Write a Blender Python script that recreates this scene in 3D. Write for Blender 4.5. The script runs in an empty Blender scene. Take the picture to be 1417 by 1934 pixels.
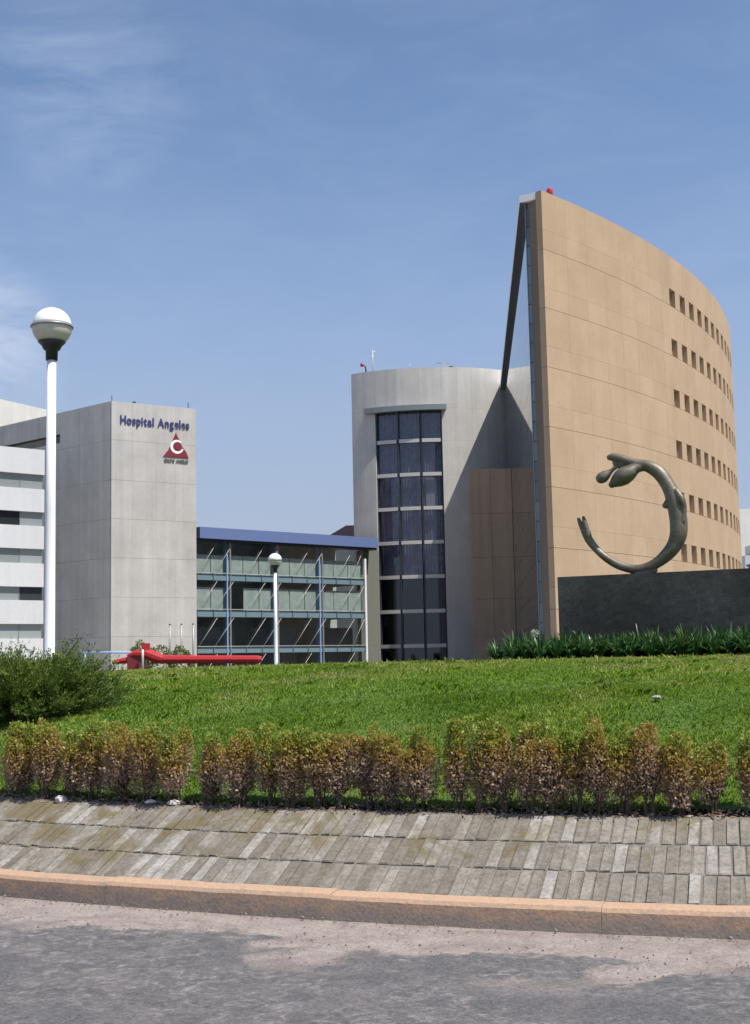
import bpy, bmesh, math, random
import numpy as np
from mathutils import Vector, Matrix

R_ = math.radians
random.seed(7)
scene = bpy.context.scene
COL = scene.collection

# ------------------------------------------------------------------ camera
cam = bpy.data.cameras.new('camera')
cam.sensor_fit = 'VERTICAL'
cam.sensor_height = 24.0
cam.lens = 24.0 * 2500.0 / 1934.0
cam.clip_start = 0.1
cam.clip_end = 5000.0
cam_ob = bpy.data.objects.new('camera', cam)
COL.objects.link(cam_ob)
PITCH, ROLL = R_(6.55), R_(1.16)
cam_ob.matrix_world = (Matrix.Translation((0, 0, 1.6)) @ Matrix.Rotation(math.pi / 2 + PITCH, 4, 'X')
                       @ Matrix.Rotation(-ROLL, 4, 'Z'))
scene.camera = cam_ob

# ------------------------------------------------------------------ sky and sun
SUN_AZ, SUN_EL = 126.5, 62.0           # degrees, clockwise from +Y
world = bpy.data.worlds.new('World')
scene.world = world
world.use_nodes = True
nt = world.node_tree
for n in list(nt.nodes):
    nt.nodes.remove(n)
w_out = nt.nodes.new('ShaderNodeOutputWorld')
w_bg = nt.nodes.new('ShaderNodeBackground')
w_sky = nt.nodes.new('ShaderNodeTexSky')
w_sky.sky_type = 'NISHITA'
w_sky.sun_disc = False
w_sky.sun_elevation = R_(SUN_EL)
w_sky.sun_rotation = R_(SUN_AZ)
w_sky.altitude = 2200
w_sky.air_density = 1.0
w_sky.dust_density = 2.6
w_sky.ozone_density = 1.2
w_bg.inputs['Strength'].default_value = 0.103


def wn(t, **kw):
    n = nt.nodes.new(t)
    for k, v in kw.items():
        setattr(n, k, v)
    return n


w_tc = wn('ShaderNodeTexCoord')
w_map = wn('ShaderNodeMapping')
w_map.inputs['Scale'].default_value = (3.0, 3.0, 9.0)
w_map.inputs['Rotation'].default_value = (0.0, 0.25, 0.0)
nt.links.new(w_tc.outputs['Generated'], w_map.inputs['Vector'])
w_noise = wn('ShaderNodeTexNoise')
w_noise.inputs['Scale'].default_value = 2.4
w_noise.inputs['Detail'].default_value = 7
w_noise.inputs['Roughness'].default_value = 0.62
w_noise.inputs['Distortion'].default_value = 0.5
nt.links.new(w_map.outputs['Vector'], w_noise.inputs['Vector'])
w_ramp = wn('ShaderNodeMapRange')
w_ramp.inputs['From Min'].default_value = 0.42
w_ramp.inputs['From Max'].default_value = 0.74
nt.links.new(w_noise.outputs['Fac'], w_ramp.inputs['Value'])


def w_blob(d, width, gain):
    """soft bank of thin cloud around one direction of the sky"""
    v = Vector(d).normalized()
    dot = wn('ShaderNodeVectorMath', operation='DOT_PRODUCT')
    nrm = wn('ShaderNodeVectorMath', operation='NORMALIZE')
    nt.links.new(w_tc.outputs['Generated'], nrm.inputs[0])
    nt.links.new(nrm.outputs['Vector'], dot.inputs[0])
    dot.inputs[1].default_value = v
    mr = wn('ShaderNodeMapRange')
    mr.interpolation_type = 'SMOOTHSTEP'
    mr.inputs['From Min'].default_value = math.cos(R_(width))
    mr.inputs['From Max'].default_value = 1.0
    mr.inputs['To Max'].default_value = gain
    nt.links.new(dot.outputs['Value'], mr.inputs['Value'])
    return mr.outputs['Result']


def w_add(a, b):
    n = wn('ShaderNodeMath', operation='ADD')
    nt.links.new(a, n.inputs[0])
    if isinstance(b, float):
        n.inputs[1].default_value = b
    else:
        nt.links.new(b, n.inputs[1])
    return n.outputs[0]


blobs = w_add(w_blob((-0.33, 1.0, 0.265), 5.0, 0.55), w_blob((-0.29, 1.0, 0.235), 3.5, 0.35))
blobs = w_add(blobs, w_blob((-0.22, 1.0, 0.46), 5.0, 0.16))
blobs = w_add(blobs, 0.05)
w_mul = wn('ShaderNodeMath', operation='MULTIPLY')
w_mul.use_clamp = True
nt.links.new(blobs, w_mul.inputs[0])
nt.links.new(w_ramp.outputs['Result'], w_mul.inputs[1])
w_mix = wn('ShaderNodeMixRGB')
w_mix.inputs['Color2'].default_value = (6.0, 6.4, 7.2, 1)
nt.links.new(w_mul.outputs[0], w_mix.inputs['Fac'])
nt.links.new(w_sky.outputs['Color'], w_mix.inputs['Color1'])
# pale dusty veil that thickens towards the horizon, all the way round
w_nrm = wn('ShaderNodeVectorMath', operation='NORMALIZE')
nt.links.new(w_tc.outputs['Generated'], w_nrm.inputs[0])
w_sep = wn('ShaderNodeSeparateXYZ')
nt.links.new(w_nrm.outputs['Vector'], w_sep.inputs[0])
w_el = wn('ShaderNodeMapRange')
w_el.interpolation_type = 'SMOOTHSTEP'
w_el.inputs['From Min'].default_value = 0.0
w_el.inputs['From Max'].default_value = 0.42
w_el.inputs['To Min'].default_value = 0.92
w_el.inputs['To Max'].default_value = 0.0
nt.links.new(w_sep.outputs['Z'], w_el.inputs['Value'])
w_veil = wn('ShaderNodeMixRGB')
w_veil.inputs['Color2'].default_value = (2.2, 2.5, 3.2, 1)
nt.links.new(w_el.outputs['Result'], w_veil.inputs['Fac'])
nt.links.new(w_mix.outputs['Color'], w_veil.inputs['Color1'])
nt.links.new(w_veil.outputs['Color'], w_bg.inputs['Color'])
nt.links.new(w_bg.outputs['Background'], w_out.inputs['Surface'])

sun_l = bpy.data.lights.new('sun', 'SUN')
sun_l.energy = 3.8
sun_l.angle = R_(0.53)
sun_l.color = (1.0, 0.95, 0.87)
sun = bpy.data.objects.new('sun', sun_l)
COL.objects.link(sun)
az, el = R_(SUN_AZ), R_(SUN_EL)
S_DIR = Vector((math.sin(az) * math.cos(el), math.cos(az) * math.cos(el), math.sin(el)))
sun.rotation_euler = S_DIR.to_track_quat('Z', 'Y').to_euler()

vs = scene.view_settings
vs.view_transform = 'Standard'
vs.look = 'None'
vs.gamma = 1.0
vs.use_curve_mapping = False
vs.exposure = 0.72
scene.render.engine = 'CYCLES'
scene.cycles.use_denoising = True
scene.cycles.max_bounces = 8
scene.cycles.transparent_max_bounces = 12
scene.cycles.caustics_reflective = False
scene.cycles.caustics_refractive = False


# ------------------------------------------------------------------ materials
def new_mat(name):
    m = bpy.data.materials.new(name)
    m.use_nodes = True
    t = m.node_tree
    b = t.nodes['Principled BSDF']
    return m, t, b


def nd(t, typ, **kw):
    n = t.nodes.new(typ)
    for k, v in kw.items():
        if k in n.inputs:
            n.inputs[k].default_value = v
        else:
            setattr(n, k, v)
    return n


def ramp(t, fac, stops, interp='LINEAR'):
    r = t.nodes.new('ShaderNodeValToRGB')
    r.color_ramp.interpolation = interp
    e = r.color_ramp.elements
    while len(e) < len(stops):
        e.new(0.5)
    for i, (p, c) in enumerate(stops):
        e[i].position = p
        e[i].color = (c[0], c[1], c[2], 1) if not isinstance(c, (int, float)) else (c, c, c, 1)
    t.links.new(fac, r.inputs['Fac'])
    return r.outputs['Color']


def mixc(t, fac, a, b, mode='MIX'):
    m = t.nodes.new('ShaderNodeMixRGB')
    m.blend_type = mode
    for sock, v in ((m.inputs['Fac'], fac), (m.inputs['Color1'], a), (m.inputs['Color2'], b)):
        if isinstance(v, (int, float)):
            sock.default_value = v
        elif isinstance(v, (tuple, list)):
            sock.default_value = (v[0], v[1], v[2], 1)
        else:
            t.links.new(v, sock)
    return m.outputs['Color']


def noise(t, scale, detail=5, rough=0.55, stretch=(1, 1, 1), dist=0.0, src='Position'):
    if src == 'Position':
        g = t.nodes.new('ShaderNodeNewGeometry')
        vec = g.outputs['Position']
    else:
        g = t.nodes.new('ShaderNodeTexCoord')
        vec = g.outputs['Object']
    mp = t.nodes.new('ShaderNodeMapping')
    mp.inputs['Scale'].default_value = stretch
    t.links.new(vec, mp.inputs['Vector'])
    n = nd(t, 'ShaderNodeTexNoise', Scale=scale, Detail=detail, Roughness=rough, Distortion=dist)
    t.links.new(mp.outputs['Vector'], n.inputs['Vector'])
    return n.outputs['Fac']


def bump(t, b, fac, strength, dist):
    n = nd(t, 'ShaderNodeBump', Strength=strength, Distance=dist)
    t.links.new(fac, n.inputs['Height'])
    t.links.new(n.outputs['Normal'], b.inputs['Normal'])


def obj_random(t):
    return t.nodes.new('ShaderNodeObjectInfo').outputs['Random']


def vary(t, col, amount):
    """each piece a touch lighter or darker than its neighbours"""
    r = obj_random(t)
    v = ramp(t, r, [(0, 1 - amount), (1, 1 + amount)])
    return mixc(t, 1.0, col, v, 'MULTIPLY')


def panel_mat(name, base, rough=0.85, blotch=0.10, streak=0.10, piece=0.04, spec=0.25):
    m, t, b = new_mat(name)
    a = noise(t, 0.35, 6, 0.6)
    s = noise(t, 0.9, 4, 0.6, (1.6, 1.6, 0.06))
    f = noise(t, 3.5, 6, 0.7)
    col = mixc(t, 1.0, base, ramp(t, a, [(0.3, 1 - blotch), (0.7, 1 + blotch * 0.6)]), 'MULTIPLY')
    col = mixc(t, 1.0, col, ramp(t, s, [(0.35, 1 - streak), (0.65, 1 + streak * 0.4)]), 'MULTIPLY')
    col = mixc(t, 1.0, col, ramp(t, f, [(0.3, 0.95), (0.7, 1.04)]), 'MULTIPLY')
    col = vary(t, col, piece)
    t.links.new(col, b.inputs['Base Color'])
    b.inputs['Roughness'].default_value = rough
    b.inputs['Specular IOR Level'].default_value = spec
    return m


def plain(name, col, rough=0.5, metal=0.0, spec=0.5, dirt=0.08, scale=6.0):
    m, t, b = new_mat(name)
    n = noise(t, scale, 5, 0.6, src='Object')
    c = mixc(t, 1.0, col, ramp(t, n, [(0.3, 1 - dirt), (0.7, 1 + dirt)]), 'MULTIPLY')
    t.links.new(c, b.inputs['Base Color'])
    b.inputs['Roughness'].default_value = rough
    b.inputs['Metallic'].default_value = metal
    b.inputs['Specular IOR Level'].default_value = spec
    return m


def glass_opaque(name, col, rough=0.04, ior=1.55):
    m, t, b = new_mat(name)
    c = vary(t, col, 0.45)
    t.links.new(c, b.inputs['Base Color'])
    b.inputs['Roughness'].default_value = rough
    b.inputs['IOR'].default_value = ior
    return m


def glass_clear(name, tint, refl_ior=0.05):
    """thin pane: mostly lets light through, mirrors by its Fresnel share"""
    m, t, b = new_mat(name)
    t.nodes.remove(b)
    out = [n for n in t.nodes if n.type == 'OUTPUT_MATERIAL'][0]
    tr = nd(t, 'ShaderNodeBsdfTransparent', Color=(tint[0], tint[1], tint[2], 1))
    gl = nd(t, 'ShaderNodeBsdfGlossy', Roughness=0.03, Color=(0.9, 0.95, 0.95, 1))
    lw = nd(t, 'ShaderNodeLayerWeight', Blend=0.5)
    pw = nd(t, 'ShaderNodeMath', operation='POWER')
    pw.inputs[1].default_value = 4.0
    t.links.new(lw.outputs['Facing'], pw.inputs[0])
    fr = nd(t, 'ShaderNodeMapRange')
    fr.inputs['To Min'].default_value = refl_ior
    fr.inputs['To Max'].default_value = 0.7
    t.links.new(pw.outputs[0], fr.inputs['Value'])
    mx = t.nodes.new('ShaderNodeMixShader')
    t.links.new(fr.outputs[0], mx.inputs[0])
    t.links.new(tr.outputs[0], mx.inputs[1])
    t.links.new(gl.outputs[0], mx.inputs[2])
    t.links.new(mx.outputs[0], out.inputs['Surface'])
    return m


def leaf_mat(name, stops, trans=0.35, rough=0.55, patch=0.0):
    m, t, b = new_mat(name)
    out = [n for n in t.nodes if n.type == 'OUTPUT_MATERIAL'][0]
    at = nd(t, 'ShaderNodeAttribute', attribute_name='tone')
    col = ramp(t, at.outputs['Fac'], stops)
    if patch:
        p = noise(t, 0.9, 4, 0.6)
        col = mixc(t, 1.0, col, ramp(t, p, [(0.3, (1 - patch, 1 - patch * 0.8, 1 - patch)), (0.7, (1 + patch, 1 + patch * 0.6, 1.0))]), 'MULTIPLY')
    t.links.new(col, b.inputs['Base Color'])
    b.inputs['Roughness'].default_value = rough
    b.inputs['Specular IOR Level'].default_value = 0.35
    tl = t.nodes.new('ShaderNodeBsdfTranslucent')
    t.links.new(col, tl.inputs['Color'])
    mx = t.nodes.new('ShaderNodeMixShader')
    mx.inputs[0].default_value = trans
    t.links.new(b.outputs[0], mx.inputs[1])
    t.links.new(tl.outputs[0], mx.inputs[2])
    t.links.new(mx.outputs[0], out.inputs['Surface'])
    return m


M = {}
M['concrete'] = panel_mat('pale_concrete', (0.47, 0.455, 0.43), blotch=0.13, streak=0.10, piece=0.03)
M['drum'] = panel_mat('drum_concrete', (0.53, 0.51, 0.475), blotch=0.10, streak=0.08, piece=0.015)
M['tan'] = panel_mat('tan_stone', (0.41, 0.30, 0.195), blotch=0.09, streak=0.025, piece=0.045)
M['brown'] = panel_mat('brown_stone', (0.50, 0.355, 0.24), blotch=0.08, streak=0.12, piece=0.04)
M['white_wall'] = panel_mat('white_render', (0.58, 0.59, 0.60), blotch=0.03, streak=0.04, piece=0.02)
M['cream'] = panel_mat('cream_render', (0.66, 0.645, 0.60), blotch=0.06, streak=0.05, piece=0.02)
M['backing'] = plain('dark_backing', (0.16, 0.13, 0.10), 0.9)
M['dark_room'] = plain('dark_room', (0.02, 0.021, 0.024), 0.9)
M['roof_grey'] = plain('roof_membrane', (0.35, 0.34, 0.33), 0.9)
M['white_paint'] = plain('white_paint', (0.80, 0.80, 0.80), 0.45)
M['blue_metal'] = plain('blue_parapet_metal', (0.13, 0.18, 0.36), 0.45, 0.0)
M['blue_steel'] = plain('blue_grey_steel', (0.12, 0.18, 0.25), 0.45)
M['spandrel'] = plain('blue_green_spandrel', (0.16, 0.24, 0.28), 0.35)
M['dark_steel'] = plain('dark_steel', (0.035, 0.04, 0.05), 0.45)
M['end_wall'] = plain('shade_toned_wall', (0.17, 0.175, 0.15), 0.8)  # darkened base colour stands in for shade behind the parapet
M['shop_dark'] = plain('dim_shop_front', (0.10, 0.105, 0.13), 0.7)
M['canopy'] = plain('grey_green_canopy', (0.19, 0.22, 0.225), 0.6)
M['soffit'] = plain('shade_toned_soffit', (0.085, 0.092, 0.115), 0.5)  # dark tone carries the shade below the roof edge
M['pale_metal'] = plain('pale_metal', (0.55, 0.53, 0.50), 0.45, 0.2)
M['grey_metal'] = plain('grey_metal', (0.28, 0.29, 0.29), 0.45, 0.4)
M['mirror_glass'] = glass_opaque('reflective_glass', (0.05, 0.065, 0.07), 0.02, 1.7)
M['strip_glass'] = glass_opaque('blue_grey_glass', (0.10, 0.135, 0.17), 0.15, 1.6)
M['dark_glass'] = glass_opaque('dark_glass', (0.012, 0.014, 0.018), 0.04)
M['win_glass'] = glass_opaque('window_glass', (0.15, 0.112, 0.08), 0.25)
M['blind_glass'] = glass_opaque('window_with_blind', (0.24, 0.27, 0.27), 0.25)
M['smoke_glass'] = glass_opaque('smoke_window', (0.03, 0.035, 0.04), 0.1)
M['green_glass'] = glass_clear('green_tinted_glass', (0.90, 0.945, 0.95), 0.10)
M['black_glass'] = glass_clear('smoked_glass', (0.74, 0.74, 0.80), 0.05)
M['partition'] = plain('pale_partition', (0.56, 0.58, 0.53), 0.9, scale=1.5, dirt=0.15)
M['curtain'] = plain('grey_curtain', (0.36, 0.36, 0.39), 0.95, scale=2.0, dirt=0.3)
M['red_paint'] = plain('red_paint', (0.40, 0.012, 0.022), 0.7)
M['dark_red'] = plain('maroon_sign_paint', (0.20, 0.022, 0.032), 0.5)
M['sign_blue'] = plain('navy_sign_letters', (0.035, 0.045, 0.16), 0.5)
M['sign_grey'] = plain('grey_sign_letters', (0.12, 0.12, 0.11), 0.6)
M['globe_white'] = plain('opal_globe', (0.86, 0.86, 0.84), 0.25, dirt=0.02)
M['globe_bowl'] = plain('weathered_bowl', (0.52, 0.49, 0.42), 0.4, dirt=0.10)
M['black_plastic'] = plain('black_collar', (0.02, 0.02, 0.025), 0.5)
M['blue_pipe'] = plain('pale_blue_pipe', (0.25, 0.36, 0.58), 0.5)
M['bark'] = plain('twig_bark', (0.10, 0.075, 0.055), 0.9, scale=30, dirt=0.3)
M['rock'] = plain('pale_rock', (0.50, 0.47, 0.45), 0.9, scale=14, dirt=0.2)
M['grit'] = plain('grit', (0.20, 0.175, 0.16), 0.9, scale=14, dirt=0.3)
M['scrap'] = plain('grey_scrap', (0.30, 0.30, 0.27), 0.9)
M['redroof'] = plain('dull_red_roof', (0.22, 0.12, 0.10), 0.8)

# pole paint: white with chips near the top
m, t, b = new_mat('chipped_white_paint')
n_ = noise(t, 9.0, 6, 0.7, (1, 1, 0.5))
t.links.new(mixc(t, ramp(t, n_, [(0.68, 0), (0.72, 1)]), (0.80, 0.80, 0.80), (0.42, 0.41, 0.40)), b.inputs['Base Color'])
b.inputs['Roughness'].default_value = 0.4
M['pole'] = m

# bronze
m, t, b = new_mat('weathered_bronze')
n1 = noise(t, 2.2, 6, 0.65)
n2 = noise(t, 14, 4, 0.6)
c = ramp(t, n1, [(0.3, (0.10, 0.08, 0.056)), (0.52, (0.165, 0.14, 0.105)), (0.72, (0.21, 0.20, 0.165))])
c = mixc(t, 1.0, c, ramp(t, n2, [(0.3, 0.8), (0.7, 1.1)]), 'MULTIPLY')
t.links.new(c, b.inputs['Base Color'])
b.inputs['Metallic'].default_value = 0.45
b.inputs['Roughness'].default_value = 0.52
bump(t, b, n2, 0.25, 0.02)
M['bronze'] = m

# black stone wall
m, t, b = new_mat('black_volcanic_stone')
n1 = noise(t, 0.55, 4, 0.55, (1, 1, 0.7))
n2 = noise(t, 26, 8, 0.8)
n3 = noise(t, 7, 6, 0.7)
c = ramp(t, n1, [(0.3, (0.018, 0.017, 0.016)), (0.52, (0.036, 0.036, 0.036)), (0.70, (0.062, 0.063, 0.063))])
c = mixc(t, 1.0, c, ramp(t, n2, [(0.25, 0.45), (0.5, 1.0), (0.75, 1.7)]), 'MULTIPLY')
c = mixc(t, 1.0, c, ramp(t, n3, [(0.3, 0.75), (0.7, 1.2)]), 'MULTIPLY')
t.links.new(c, b.inputs['Base Color'])
b.inputs['Roughness'].default_value = 0.8
bump(t, b, n2, 0.6, 0.02)
M['black_stone'] = m

# bricks of the bank
m, t, b = new_mat('grey_paving_brick')
rnd = obj_random(t)
c = ramp(t, rnd, [(0.0, (0.165, 0.145, 0.12)), (0.25, (0.195, 0.175, 0.148)), (0.5, (0.215, 0.195, 0.168)), (0.8, (0.25, 0.23, 0.203)), (0.93, (0.29, 0.27, 0.245)), (1.0, (0.34, 0.32, 0.30))])
n1 = noise(t, 38, 6, 0.7)
n2 = noise(t, 9, 5, 0.65)
c = mixc(t, 1.0, c, ramp(t, n1, [(0.25, 0.5), (0.5, 1.0), (0.75, 1.3)]), 'MULTIPLY')
c = mixc(t, 1.0, c, ramp(t, n2, [(0.3, 0.72), (0.7, 1.16)]), 'MULTIPLY')
moss = noise(t, 2.3, 7, 0.68, dist=0.6)
geo = t.nodes.new('ShaderNodeNewGeometry')
sep = t.nodes.new('ShaderNodeSeparateXYZ')
t.links.new(geo.outputs['Position'], sep.inputs[0])
hi = nd(t, 'ShaderNodeMapRange')
hi.inputs['From Min'].default_value = 0.20
hi.inputs['From Max'].default_value = 0.60
hi.inputs['To Min'].default_value = -0.08
hi.inputs['To Max'].default_value = 0.07
t.links.new(sep.outputs['Z'], hi.inputs['Value'])
lf = nd(t, 'ShaderNodeMapRange')
lf.inputs['From Min'].default_value = 1.0
lf.inputs['From Max'].default_value = -3.0
lf.inputs['To Min'].default_value = -0.04
lf.inputs['To Max'].default_value = 0.05
t.links.new(sep.outputs['X'], lf.inputs['Value'])
ad = nd(t, 'ShaderNodeMath', operation='ADD')
ad2 = nd(t, 'ShaderNodeMath', operation='ADD')
t.links.new(moss, ad.inputs[0])
t.links.new(hi.outputs[0], ad.inputs[1])
t.links.new(ad.outputs[0], ad2.inputs[0])
t.links.new(lf.outputs[0], ad2.inputs[1])
c = mixc(t, ramp(t, ad2.outputs[0], [(0.52, 0), (0.61, 0.65)]), c, (0.125, 0.10, 0.038))
t.links.new(c, b.inputs['Base Color'])
b.inputs['Roughness'].default_value = 0.92
b.inputs['Specular IOR Level'].default_value = 0.2
bump(t, b, n1, 0.6, 0.006)
M['brick'] = m

m, t, b = new_mat('mortar_bed')
n1 = noise(t, 25, 6, 0.7)
t.links.new(ramp(t, n1, [(0.3, (0.095, 0.082, 0.062)), (0.7, (0.22, 0.20, 0.17))]), b.inputs['Base Color'])
b.inputs['Roughness'].default_value = 0.95
bump(t, b, n1, 0.6, 0.01)
M['mortar'] = m

# kerb: faded orange paint worn to grey concrete low down
m, t, b = new_mat('faded_orange_kerb_paint')
n1 = noise(t, 7.0, 8, 0.78, (1, 1, 2.2))
n2 = noise(t, 45, 5, 0.65)
geo = t.nodes.new('ShaderNodeNewGeometry')
sep = t.nodes.new('ShaderNodeSeparateXYZ')
t.links.new(geo.outputs['Position'], sep.inputs[0])
hz = nd(t, 'ShaderNodeMapRange')
hz.inputs['From Min'].default_value = 0.0
hz.inputs['From Max'].default_value = 0.16
hz.inputs['To Min'].default_value = 0.18
hz.inputs['To Max'].default_value = -0.14
t.links.new(sep.outputs['Z'], hz.inputs['Value'])
ad = nd(t, 'ShaderNodeMath', operation='ADD')
t.links.new(n1, ad.inputs[0])
t.links.new(hz.outputs[0], ad.inputs[1])
c = mixc(t, ramp(t, ad.outputs[0], [(0.40, 0.0), (0.62, 1.0)]), (0.41, 0.27, 0.18), (0.255, 0.212, 0.178))
c = mixc(t, 1.0, c, ramp(t, n2, [(0.25, 0.72), (0.5, 1.0), (0.75, 1.15)]), 'MULTIPLY')
c = vary(t, c, 0.06)
t.links.new(c, b.inputs['Base Color'])
b.inputs['Roughness'].default_value = 0.85
bump(t, b, n2, 0.5, 0.008)
M['kerb'] = m

# road surface: attribute "layer" 0 = gutter concrete, 1 = asphalt overlay
m, t, b = new_mat('worn_road')
at = nd(t, 'ShaderNodeAttribute', attribute_name='layer')
n1 = noise(t, 42, 6, 0.8)
n2 = noise(t, 3.2, 7, 0.68, dist=0.4)
n3 = noise(t, 9, 8, 0.74, dist=1.2)
n4 = noise(t, 0.9, 4, 0.6)
n5 = noise(t, 110, 3, 0.7)
gut = ramp(t, n2, [(0.3, (0.20, 0.16, 0.145)), (0.5, (0.285, 0.24, 0.218)), (0.72, (0.34, 0.30, 0.27))])
asp = ramp(t, n3, [(0.25, (0.065, 0.064, 0.068)), (0.45, (0.108, 0.105, 0.108)), (0.54, (0.145, 0.138, 0.137)), (0.60, (0.215, 0.198, 0.19)), (0.72, (0.29, 0.265, 0.25))])
smooth = ramp(t, n1, [(0.3, (0.075, 0.075, 0.081)), (0.7, (0.13, 0.129, 0.136))])
asp = mixc(t, ramp(t, n4, [(0.52, 0.0), (0.58, 0.75)]), asp, smooth)
dust = ramp(t, n2, [(0.46, 0.0), (0.74, 0.5)])
asp = mixc(t, dust, asp, (0.20, 0.175, 0.168))
c = mixc(t, at.outputs['Fac'], gut, asp)
c = mixc(t, 1.0, c, ramp(t, n1, [(0.25, 0.5), (0.5, 1.0), (0.75, 1.55)]), 'MULTIPLY')
c = mixc(t, 1.0, c, ramp(t, n5, [(0.25, 0.65), (0.5, 1.0), (0.75, 1.45)]), 'MULTIPLY')
t.links.new(c, b.inputs['Base Color'])
b.inputs['Roughness'].default_value = 0.9
b.inputs['Specular IOR Level'].default_value = 0.25
bump(t, b, n1, 0.9, 0.012)
M['road'] = m

m, t, b = new_mat('pale_bounce_paving')  # ground made pale to throw light back onto the shaded walls
n1 = noise(t, 0.4, 5, 0.6)
n2 = noise(t, 12, 5, 0.65)
c = ramp(t, n1, [(0.3, (0.27, 0.255, 0.23)), (0.7, (0.36, 0.34, 0.31))])
c = mixc(t, 1.0, c, ramp(t, n2, [(0.3, 0.85), (0.7, 1.1)]), 'MULTIPLY')
t.links.new(c, b.inputs['Base Color'])
b.inputs['Roughness'].default_value = 0.9
M['bounce_ground'] = m

m, t, b = new_mat('lawn_soil')
n1 = noise(t, 6, 6, 0.7)
n2 = noise(t, 60, 5, 0.7)
c = ramp(t, n1, [(0.3, (0.060, 0.115, 0.016)), (0.6, (0.085, 0.165, 0.02)), (0.75, (0.14, 0.18, 0.04))])
c = mixc(t, 1.0, c, ramp(t, n2, [(0.3, 0.5), (0.7, 1.3)]), 'MULTIPLY')
t.links.new(c, b.inputs['Base Color'])
b.inputs['Roughness'].default_value = 0.95
bump(t, b, n2, 0.8, 0.02)
M['lawn'] = m

m, t, b = new_mat('dark_garden_soil')
n1 = noise(t, 30, 7, 0.75)
t.links.new(ramp(t, n1, [(0.3, (0.020, 0.015, 0.011)), (0.6, (0.055, 0.042, 0.03)), (0.75, (0.13, 0.10, 0.075))]), b.inputs['Base Color'])
b.inputs['Roughness'].default_value = 0.95
bump(t, b, n1, 1.0, 0.03)
M['soil'] = m

M['grass'] = leaf_mat('grass_blades', [(0.0, (0.125, 0.215, 0.018)), (0.5, (0.19, 0.325, 0.028)), (0.85, (0.28, 0.39, 0.048)), (0.97, (0.38, 0.40, 0.10)), (1.0, (0.46, 0.42, 0.20))], 0.45, patch=0.18)
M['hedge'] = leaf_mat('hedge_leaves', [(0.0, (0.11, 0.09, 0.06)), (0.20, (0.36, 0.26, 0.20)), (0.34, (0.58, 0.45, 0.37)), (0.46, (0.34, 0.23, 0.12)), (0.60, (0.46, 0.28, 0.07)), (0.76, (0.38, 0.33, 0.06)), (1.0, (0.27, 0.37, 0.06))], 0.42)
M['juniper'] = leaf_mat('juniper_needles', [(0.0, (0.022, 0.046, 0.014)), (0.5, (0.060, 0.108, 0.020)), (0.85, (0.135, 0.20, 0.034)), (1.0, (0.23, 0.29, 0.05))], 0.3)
M['strap'] = leaf_mat('strap_leaves', [(0.0, (0.02, 0.055, 0.02)), (0.6, (0.05, 0.125, 0.034)), (0.92, (0.11, 0.21, 0.065)), (1.0, (0.20, 0.12, 0.06))], 0.25, rough=0.35)
M['shrub'] = leaf_mat('yellow_green_leaves', [(0.0, (0.05, 0.09, 0.02)), (1.0, (0.19, 0.22, 0.06))], 0.3)
M['flower'] = leaf_mat('pale_flower', [(0.0, (0.40, 0.44, 0.36)), (1.0, (0.60, 0.62, 0.55))], 0.3)


# ------------------------------------------------------------------ helpers
def link(o, parent=None):
    COL.objects.link(o)
    if parent is not None:
        o.parent = parent
    return o


def tag(o, label=None, cat=None, group=None, kind=None):
    if label:
        o['label'] = label
    if cat:
        o['category'] = cat
    if group:
        o['group'] = group
    if kind:
        o['kind'] = kind
    return o


def empty(name, loc=(0, 0, 0), label=None, cat=None, group=None, kind=None):
    o = bpy.data.objects.new(name, None)
    o.location = loc
    COL.objects.link(o)
    return tag(o, label, cat, group, kind)


def mesh_obj(name, verts, faces, mat, parent=None, smooth=False):
    me = bpy.data.meshes.new(name)
    me.from_pydata([tuple(v) for v in verts], [], faces)
    me.materials.append(M[mat])
    if smooth:
        me.polygons.foreach_set('use_smooth', [True] * len(me.polygons))
    me.update()
    o = bpy.data.objects.new(name, me)
    link(o, parent)
    if parent is not None and parent.type == 'EMPTY':
        o.matrix_parent_inverse = Matrix.Translation(-Vector(parent.location))
    return o


def np_obj(name, V, Fq, mat, parent=None, tone=None, tri=False, smooth=False):
    """big mesh from numpy arrays; Fq is (n,4) or (n,3)"""
    me = bpy.data.meshes.new(name)
    V = np.asarray(V, np.float32)
    Fq = np.asarray(Fq, np.int32)
    k = Fq.shape[1]
    me.vertices.add(len(V))
    me.vertices.foreach_set('co', V.ravel())
    me.loops.add(Fq.size)
    me.loops.foreach_set('vertex_index', Fq.ravel())
    me.polygons.add(len(Fq))
    me.polygons.foreach_set('loop_start', np.arange(len(Fq), dtype=np.int32) * k)
    if smooth:
        me.polygons.foreach_set('use_smooth', np.ones(len(Fq), bool))
    if tone is not None:
        a = me.attributes.new(tone[0], 'FLOAT', 'POINT')
        a.data.foreach_set('value', np.asarray(tone[1], np.float32))
    me.update(calc_edges=True)
    me.validate()
    me.materials.append(M[mat])
    o = bpy.data.objects.new(name, me)
    link(o, parent)
    if parent is not None and parent.type == 'EMPTY':
        o.matrix_parent_inverse = Matrix.Translation(-Vector(parent.location))
    return o


BOXF = [(0, 1, 2, 3), (4, 7, 6, 5), (0, 4, 5, 1), (1, 5, 6, 2), (2, 6, 7, 3), (3, 7, 4, 0)]


def line_map(p0, p1):
    p0, p1 = Vector((p0[0], p0[1])), Vector((p1[0], p1[1]))
    d = (p1 - p0).normalized()
    n = Vector((d.y, -d.x))

    def F(s, z, o=0.0):
        q = p0 + d * s + n * o
        return (q.x, q.y, z)
    F.length = (p1 - p0).length
    F.d, F.n = d, n
    return F


def arc_map(cx, cy, R):
    def F(s, z, o=0.0):
        a = s / R
        return (cx + (R + o) * math.cos(a), cy + (R + o) * math.sin(a), z)
    return F


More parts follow.
